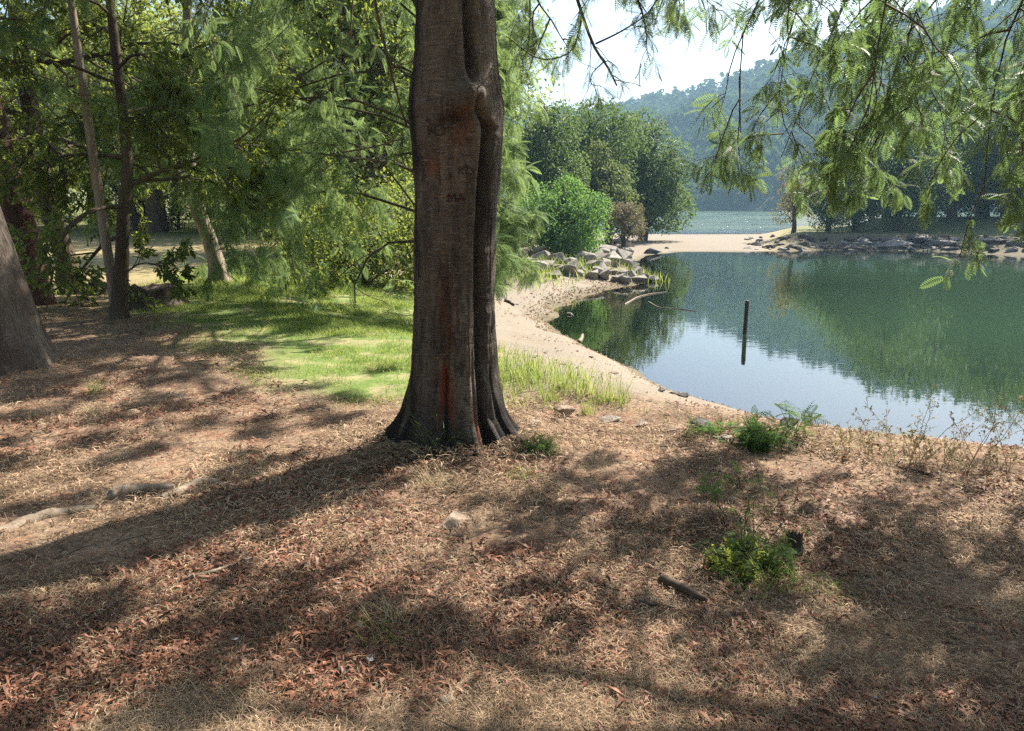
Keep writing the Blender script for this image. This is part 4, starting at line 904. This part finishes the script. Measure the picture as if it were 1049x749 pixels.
paper('crumpled white paper scrap beside the mossy root', 379, 681, .035, 2); paper('small white paper scrap on the shaded leaves', 240, 661, .03, 3)
paper('white paper scrap below the small shrub', 783, 635, .03, 4); paper('tiny white scrap near the bottom edge of the lit patch', 893, 722, .03, 6)

# ---------------------------------------------------------------- small plants
def blades(mb, pos, h, rng, lean=.35, w=.005, seg=4, curve=.6, tb=.5, up0=1.0):
    n = len(pos); az_ = rng.uniform(0, 6.28, n); d = np.stack([np.cos(az_), np.sin(az_), 0*az_], 1); s_ = np.stack([-np.sin(az_), np.cos(az_), 0*az_], 1)
    ln = np.abs(rng.normal(lean, .2, n)); cv = rng.uniform(.2, 1, n)*curve; t = np.linspace(0, 1, seg)
    x = (ln[:, None]*t+cv[:, None]*t**2)*h[:, None]; z = h[:, None]*(t-.35*cv[:, None]*t**2)*up0;
    ww = (np.broadcast_to(np.asarray(w, float).reshape(-1, 1), (n, 1))*(1-t**1.6*.95)[None]); c = pos[:, None]+d[:, None]*x[..., None]; c[..., 2] += z
    v = np.stack([c-s_[:, None]*ww[..., None]*.5, c+s_[:, None]*ww[..., None]*.5], 2)
    i = np.arange(seg-1); q = np.stack([i*2, i*2+1, i*2+3, i*2+2], 1); q = (np.arange(n)[:, None, None]*seg*2+q[None]).reshape(-1, 4)
    mb.add(v.reshape(-1, 3), q, tint=np.repeat(np.clip(rng.normal(tb, .25, n), 0, 1), seg*2))
def tuft_mesh(name, n, h, rad, seed, w=.006, lean=.3, curve=.6, tb=.5):
    rng = np.random.default_rng(seed); mb = MB(); a = rng.uniform(0, 6.28, n); r = rad*np.sqrt(rng.random(n))
    blades(mb, np.stack([r*np.cos(a), r*np.sin(a), 0*a-.01], 1), h*rng.uniform(.45, 1.1, n), rng, lean, w, 5, curve, tb); return mb.mesh(name)
tm = [tuft_mesh('tuft', 60, .34, .14, 70+k, .008, .22, .4, .45) for k in range(3)]
for m_ in tm: m_.materials.append(M['grass'])
for i, (u, v, s_, lab) in enumerate([(594, 404, 1.0, 'upright green grass tuft on the beach, largest in the row past the trunk'), (577, 398, .7, 'small green grass tuft between the reed bed and the largest tuft'), (634, 414, .8, 'sparse green grass tuft at the lake end of the row'),
        (616, 411, .65, 'low grass tuft in the gap of the row on the beach'), (563, 412, .6, 'short grass tuft below the reed bed'), (603, 424, .55, 'grass tuft just above the flat grey stone')]):
    o = link('grass_tuft', tm[i % 3]); o.location = G(u, v); o.scale = (s_,)*3; o.rotation_euler.z = i; tag(o, lab, 'grass tuft', 'grass tufts on the beach')
for u, v, n, h, lab, mt, sd in [(452, 462, 40, .36, 'long thin green grass blades at the foot of the big trunk', 'grass', 80), (97, 402, 60, .18, 'green grass tuft on the shaded ground beside the leaning trunk', 'grass', 81), (97, 535-110, 40, .16, 'pale dry tuft on the shaded ground near the roots', 'drystem', 82),
        (185, 300, 90, .3, 'bushy grass tuft beside the twin stemmed tree', 'grass', 83), (62, 302, 90, .4, 'dark green tuft at the foot of the slender trunk', 'grass', 84), (30, 430, 40, .15, 'dry grass tuft on the streaked sunlit ground', 'drystem', 85), (450, 500, 70, .16, 'pale dry grass tuft below the big trunk', 'drystem', 86),
        (535, 488, 60, .10, 'short green tuft on the shaded mound beside the trunk', 'grass', 87), (405, 640, 80, .13, 'straw coloured tuft beside the mossy root', 'drystem', 88), (395, 655, 50, .10, 'small olive tuft below the straw coloured tuft', 'grass', 89),
        (800, 600, 80, .13, 'green tuft below the small stump', 'grass', 90), (770, 607, 60, .10, 'low green tuft under the small shrub', 'grass', 91), (845, 610, 45, .09, 'thin green tuft beyond the small stump', 'grass', 92)]:
    o = link('grass_tuft', tuft_mesh('tuft', n, h, .10 if v > 320 else .4, sd, .004 if v > 320 else .012, .5, .9), M[mt]); o.location = G(u, v); tag(o, lab, 'grass tuft')
def weed(label, loc, seed, h, n, spread, frond=True, size=.1, mat='weed', nl=6, per=5, name='weed', cat='weed', lean=.5, fr=None):
    rng = np.random.default_rng(seed); root = thing(name, label, cat, loc); mb, mc = MB(), MB()
    a = rng.uniform(0, 6.28, n); d = np.stack([np.cos(a)*lean, np.sin(a)*lean, 1+0*a], 1)+rng.normal(0, .15, (n, 3)); s = np.stack([np.cos(a), np.sin(a), 0*a], 1)*rng.random((n, 1))*spread*.3; s[:, 2] -= .02
    L = h*rng.uniform(.5, 1.1, n); st = grow(s, d, L, 7, np.full(n, .5), .15, rng); rd = taper(np.full(n, .0028), 7, .4); tubes(mb, st, rd, 4)
    s1, d1, L1, r1 = kids(st, rd, L, per, .25, 1, (R(35), R(80)), rng, (.4, .2)); c = grow(s1, d1, L1, 4, np.full(len(s1), .6), .15, rng); tubes(mb, c, taper(np.full(len(s1), .0014), 4, .5), 3)
    leaves_on(mc, c, rng, fr or (FRF if frond else OV), nl, size, hang=.1, tb=.6)
    mb.obj('stems', M['drystem'] if mat == 'bay' else M[mat], root); mc.obj('leaves', M[mat], root)
    return root
p = G(772, 580); weed('small green shrub with a dark twiggy base on the brown ground', p, 101, .22, 22, .26, True, .045, 'weed_dark', 4, 4, 'shrub', 'shrub', .55)
weed('dark low shrub base under the small green shrub', p+np.array([-.06, -.02, 0]), 102, .15, 34, .36, False, .03, 'bay', 6, 6, 'shrub', 'shrub', .9)
weed('tall thin green sprigs rising behind the small shrub', G(765, 552), 103, .40, 8, .5, True, .05, 'weed_dark', 2, 3, 'sprig', 'sprig', .45)
weed('leafy bright green weed at the lip of the bank', G(780, 458), 104, .20, 20, .22, True, .09, 'weed', 4, 5)
weed('sprawling pale green weed on the bank beside the flat dark stone', G(738, 446), 105, .12, 18, .6, True, .06, 'weed', 4, 5, lean=1.2)
weed('feathery acacia seedling above the dark rock at the bank edge', G(812, 447), 106, .26, 5, .05, True, .15, 'weed', 2, 3, 'seedling', 'seedling', .5)
weed('small leafy sprig on the lit ground beside the trunk', G(552, 464), 107, .12, 14, .15, True, .07, 'weed', 3, 4, 'sprig', 'sprig', .6)
weed('thin sprig standing on the lit ground before the leafy weed', G(757, 500), 108, .22, 3, .05, True, .07, 'weed', 3, 3, 'sprig', 'sprig', .3)
weed('second thin sprig bending beside the shrub', G(728, 510), 109, .2, 3, .05, True, .06, 'weed', 3, 3, 'sprig', 'sprig', .5)
# dry weeds with seed heads along the lip of the bank
DW = 'dry seeded weeds along the bank lip'
def dry_weed(seed, h, n):
    rng = np.random.default_rng(seed); root = thing('weed_plant', 'thin dry weed with seed heads in the row along the bank lip', 'weed', group=DW); mb, mc = MB(), MB()
    a = rng.uniform(0, 6.28, n); d = np.stack([np.cos(a)*.35, np.sin(a)*.35, 1+0*a], 1); s = np.zeros((n, 3)); s[:, :2] = rng.normal(0, .06, (n, 2)); s[:, 2] = -.03
    L = h*rng.uniform(.45, 1.1, n); st = grow(s, d, L, 8, np.full(n, .25), .12, rng); rd = taper(np.full(n, .0022), 8, .4); tubes(mb, st, rd, 4)
    s1, d1, L1, r1 = kids(st, rd, L, 7, .5, 1, (R(25), R(60)), rng, (.28, .2)); c = grow(s1, d1, L1, 4, np.full(len(s1), .1), .12, rng); tubes(mb, c, taper(np.full(len(s1), .0013), 4, .5), 3)
    leaves_on(mc, c, rng, BR, 5, .018, hang=0, l0=.5); k = 28
    aa = rng.uniform(0, 6.28, k); r = .16*np.sqrt(rng.random(k)); k_ = 0; blades(mc, np.stack([r*np.cos(aa), r*np.sin(aa), 0*aa-.02], 1), rng.uniform(.04, .12, k), rng, .4, .0026, 4)
    mb.obj('stems', M['drystem'], root); mc.obj('foliage', M['drystem'], root); return root
dw = [dry_weed(120, .36, 5), dry_weed(121, .50, 4), dry_weed(122, .28, 6)]; used = set()
for i, (u, v) in enumerate([(862, 464), (888, 470), (905, 474), (925, 476), (942, 478), (958, 479), (972, 480), (986, 481), (1000, 483), (1014, 484), (1030, 486), (1046, 488), (1066, 490), (1085, 494)]):
    q = G(u, v); k = (i*2) % 3
    if k not in used: dw[k].location = q; used.add(k)
    else: dup(dw[k], q, i*1.7, .75+.5*((i*5) % 7)/7)

# ---------------------------------------------------------------- ground cover (nobody could count it)
def wedge(n, y0, y1, rng, pw=1.0, side=.92):
    k = rng.random(n); y = 1/(1/y0+(1/y1-1/y0)*k) if pw == 1 else y0*(y1/y0)**k
    x = (rng.random(n)*2-1)*side*y
    return x, y
rng = np.random.default_rng(200)
def keepmask(x, y, kind):
    d = look(Dg, x, y); l = look(LMg, x, y); s_ = look(SMg, x, y)
    return (d > .25) & ((l > .5) if kind == 'lawn' else ((l < .55) & (s_ < .4)))
def flat_blades(mb, x, y, L, W, rng, tint, lift=.006, arch=.12):
    n = len(x); z = look(Hg, x, y)+rng.random(n)*lift; a = rng.uniform(0, 6.28, n); pit = rng.normal(.05, .16, n)
    d = np.stack([np.cos(a)*np.cos(pit), np.sin(a)*np.cos(pit), np.sin(pit)], 1); s_ = np.stack([-np.sin(a), np.cos(a), rng.normal(0, .5, n)], 1); s_ = nrm(s_); bend = rng.normal(0, .16, n)
    c = np.stack([x, y, z+np.abs(np.sin(pit))*L*.5+.002], 1)
    P = [c-d*(L*.5)[:, None], c+s_*(bend*L)[:, None]+np.stack([0*L, 0*L, arch*L], 1), c+d*(L*.5)[:, None]]
    wv = s_*(W*.5)[:, None]
    v = np.stack([P[0], P[1]-wv, P[2], P[1]+wv], 1); mb.add(v.reshape(-1, 3), np.arange(n*4).reshape(-1, 4), tint=np.repeat(tint, 4))
mb = MB(); x, y = wedge(330000, 1.55, 9.5, rng); dn = fbm(x*2.2, y*2.2, o=4, s=61); k = keepmask(x, y, 'lit') & (rng.random(len(x)) < .5+1.9*dn)
x, y = x[k], y[k]; n = len(x); flat_blades(mb, x, y, rng.uniform(.02, .075, n), rng.uniform(.0009, .0024, n)*np.clip(y/3, 1, 2.5), rng, np.clip(rng.normal(.55, .28, n)+.5*fbm(x*1.5, y*1.5, o=3, s=62), 0, 1), .01)
for ya, yb, n_, k_ in ((1.7, 11, 170000, .45),):
    x, y = wedge(n_, ya, yb, rng, .5); dn = fbm(x*1.8, y*1.8, o=4, s=68); k = keepmask(x, y, 'lit') & (rng.random(len(x)) < k_-.08+2.2*dn); x, y = x[k], y[k]; n = len(x)
    flat_blades(mb, x, y, rng.uniform(.04, .10, n)*np.clip(y/4, .5, 1.1), rng.uniform(.004, .009, n)*np.clip(y/4.5, .33, 1), rng, np.clip(rng.normal(.5, .32, n)+.5*fbm(x*1.5, y*1.5, o=3, s=62), 0, 1), .012)
tag(mb.obj('dry_grass', M['straw']), 'thatch of dry grass and needles over the ground', kind='stuff')
mb = MB(); x, y = wedge(120000, 1.55, 10, rng); dn = fbm(x*1.6+7, y*1.6, o=4, s=63); k = keepmask(x, y, 'lit') & (rng.random(len(x)) < .30+1.5*dn)
x, y = x[k], y[k]; n = len(x); L = rng.uniform(.014, .055, n)*np.where(rng.random(n) < .12, 1.5, 1); flat_blades(mb, x, y, L, L*rng.uniform(.12, .26, n), rng, np.clip(rng.normal(.5, .3, n), 0, 1), .012, .18)
x, y = wedge(32000, 2.2, 11, rng, .5); dn = fbm(x*1.4, y*1.4, o=4, s=69); k = keepmask(x, y, 'lit') & (rng.random(len(x)) < .25+1.6*dn); x, y = x[k], y[k]; n = len(x)
L = rng.uniform(.04, .10, n)*np.clip(y/4, .6, 1); flat_blades(mb, x, y, L, L*rng.uniform(.16, .3, n), rng, np.clip(rng.normal(.45, .3, n), 0, 1), .014, .2)
tag(mb.obj('fallen_leaves', M['litter']), 'curled red brown fallen leaves scattered over the ground', kind='stuff')
mb = MB(); x, y = wedge(2600, 1.6, 9, rng, .5); k = keepmask(x, y, 'lit') & (fbm(x*1.1, y*1.1, o=3, s=81) > -.12); x, y = x[k], y[k]; n = len(x); a = rng.uniform(0, 6.28, n)
L = rng.uniform(.05, .22, n); tw = grow(np.stack([x, y, look(Hg, x, y)+.006], 1), np.stack([np.cos(a), np.sin(a), .05+0*a], 1), L, 5, np.full(n, .12), .22, rng); tubes(mb, tw, taper(rng.uniform(.0012, .0036, n), 5, .5), 4)
tag(mb.obj('fallen_twigs', M['twig']), 'thin dark fallen twigs strewn over the ground', kind='stuff')
mb = MB(); a = rng.uniform(0, 6.28, 4500); r = .42+.5*rng.random(4500)**1.6; x, y = TX+r*np.cos(a)*1.1, TY-.02+r*np.sin(a); Lq = rng.uniform(.03, .10, 4500)
flat_blades(mb, x, y, Lq, rng.uniform(.003, .009, 4500), rng, np.clip(rng.normal(.4, .3, 4500), 0, 1), .05, .15)
tag(mb.obj('heaped_litter', M['straw']), 'dead leaves heaped around the foot of the big trunk', kind='stuff')
mb = MB(); x, y = wedge(26000, 1.55, 8, rng); dn = fbm(x*1.3+3, y*1.3, o=4, s=64); k = keepmask(x, y, 'lit') & (rng.random(len(x)) < -.02+1.6*dn)
x, y = x[k], y[k]; blades(mb, np.stack([x, y, look(Hg, x, y)-.004], 1), rng.uniform(.03, .085, len(x)), rng, .5, .0026, 4, .9, .7)
tag(mb.obj('short_grass', M['straw']), 'sparse short dead grass standing in the litter', kind='stuff')
mb = MB(); x = rng.uniform(-9, 2.4, 460000); y = 5.6*(27/5.6)**rng.random(460000); l = look(LMg, x, y); dn = fbm(x*1.5, y*1.5, o=4, s=65); k = (look(Dg, x, y) > .4) & (rng.random(len(x)) < l*(.5+1.7*dn))
x, y = x[k], y[k]; blades(mb, np.stack([x, y, look(Hg, x, y)-.005], 1), rng.uniform(.035, .10, len(x))*np.clip(y/9, 1, 1.6), rng, .5, .0045*np.clip(y/7, 1, 2), 4, .8, .55)
x = rng.uniform(-1.5, 5, 14000); y = rng.uniform(4.6, 9, 14000); dn = fbm(x*1.2, y*1.2, o=4, s=66); k = (look(Dg, x, y) > .5) & (look(Dg, x, y) < 4.5) & (rng.random(len(x)) < -.05+1.5*dn); x, y = x[k], y[k]
blades(mb, np.stack([x, y, look(Hg, x, y)-.005], 1), rng.uniform(.03, .10, len(x)), rng, .5, .004, 4, .8, .5)
tag(mb.obj('lawn_grass', M['grass']), 'short sunlit green grass beyond the shade', kind='stuff')
mb = MB(); pc = [G(u, v) for u, v in [(515, 372), (522, 385), (530, 378), (538, 388), (546, 384), (553, 392), (526, 395), (540, 398), (512, 392), (518, 362), (560, 390)]]
c = np.array(pc)[rng.integers(0, len(pc), 800)]; x = c[:, 0]+rng.normal(0, .27, 800); y = c[:, 1]+rng.normal(0, .33, 800)
blades(mb, np.stack([x, y, look(Hg, x, y)-.01], 1), rng.uniform(.06, .24, 800), rng, .2, .008, 5, .35, .5)
tag(mb.obj('reed_grass', M['grass']), 'bed of tall bright green grass beside the big trunk', kind='stuff')
mb = MB(); c = np.array([G(u, v) for u, v in [(560, 285), (572, 278), (585, 279), (612, 279), (600, 277), (540, 285), (530, 290), (560, 271), (590, 271), (615, 270), (545, 276), (655, 283), (662, 286), (525, 284)]])[rng.integers(0, 14, 1100)]
x = c[:, 0]+rng.normal(0, .5, 1100); y = c[:, 1]+rng.normal(0, .6, 1100); blades(mb, np.stack([x, y, look(Hg, x, y)-.02], 1), rng.uniform(.2, .55, 1100), rng, .25, .03, 4, .5, .4)
tag(mb.obj('waterside_grass', M['grass']), 'green grass growing between the boulders of the rock pile', kind='stuff')

mb = MB(); x = rng.uniform(-2, 9, 60000); y = rng.uniform(6, 40, 60000); d_ = look(Dg, x, y); s_ = look(SMg, x, y); nz = fbm(x*1.3, y*1.3, o=4, s=71)
k = (d_ > -.15) & (s_ > .25) & (rng.random(len(x)) < .12+.8*nz+.8*np.exp(-((d_-.35)/.22)**2)); x, y = x[k], y[k]; n = len(x)
flat_blades(mb, x, y, rng.uniform(.02, .07, n)*np.clip(y/12, .8, 2), rng.uniform(.012, .035, n)*np.clip(y/12, .8, 2), rng, np.clip(rng.normal(.4, .3, n), 0, 1), .004, .25)
tag(mb.obj('beach_debris', M['straw']), 'specks of gravel and washed up debris on the sand', kind='stuff')

# ---------------------------------------------------------------- air, light, camera
def haze():
    x0, x1, y0, y1, z0, z1 = -130, 720, -45, 860, -9, 165
    v = [(x, y, z) for z in (z0, z1) for y in (y0, y1) for x in (x0, x1)]
    mb = MB(); mb.add(v, [(0, 2, 3, 1), (4, 5, 7, 6), (0, 1, 5, 4), (2, 6, 7, 3), (0, 4, 6, 2), (1, 3, 7, 5)])
    m, nt, out = newmat('haze'); vp = nt.nodes.new('ShaderNodeVolumePrincipled'); vp.inputs['Color'].default_value = (.46, .75, 1, 1); vp.inputs['Density'].default_value = HAZE; vp.inputs['Anisotropy'].default_value = .2
    nt.links.new(vp.outputs[0], out.inputs['Volume']); tag(mb.obj('haze', m), 'thin blue summer haze over the lake', kind='stuff')
HAZE = .0005
haze()
w = bpy.data.worlds.new('World'); S.world = w; w.use_nodes = True; nt = w.node_tree; bg = nt.nodes['Background']
sky = nt.nodes.new('ShaderNodeTexSky'); sky.sky_type = 'NISHITA'; sky.sun_disc = False; sky.sun_elevation = SUN_EL; sky.sun_rotation = SUN_AZ; sky.air_density = 1.0; sky.dust_density = 2.2
nt.links.new(sky.outputs[0], bg.inputs['Color']); bg.inputs['Strength'].default_value = .078
sl = bpy.data.lights.new('sun', 'SUN'); sl.energy = 5.0; sl.angle = R(.53); sl.color = (1, .93, .82); so = bpy.data.objects.new('sun', sl); COL.objects.link(so)
d = Vector((math.sin(SUN_AZ)*math.cos(SUN_EL), math.cos(SUN_AZ)*math.cos(SUN_EL), math.sin(SUN_EL))); so.rotation_euler = d.to_track_quat('Z', 'Y').to_euler(); so.location = d*60
cam = bpy.data.cameras.new('camera'); co = bpy.data.objects.new('camera', cam); COL.objects.link(co); S.camera = co
cam.sensor_width = 36; cam.lens = FPX/1049*36; cam.clip_end = 5000; cam.clip_start = .05; co.location = (0, 0, EYE); co.rotation_euler = (math.pi/2-PITCH, 0, 0)
S.view_settings.view_transform = 'Standard'; S.view_settings.look = 'None'; S.view_settings.gamma = 1; S.view_settings.exposure = 1.6
S.render.engine = 'CYCLES'; cy = S.cycles
cy.max_bounces = 6; cy.diffuse_bounces = 3; cy.glossy_bounces = 2; cy.transmission_bounces = 3; cy.transparent_max_bounces = 6; cy.volume_bounces = 0
cy.caustics_reflective = cy.caustics_refractive = False; cy.sample_clamp_indirect = 2.5; cy.sample_clamp_direct = 12; cy.use_denoising = False; cy.use_adaptive_sampling = False
try: cy.denoiser = 'OPENIMAGEDENOISE'; cy.denoising_input_passes = 'RGB_ALBEDO_NORMAL'
except Exception: pass
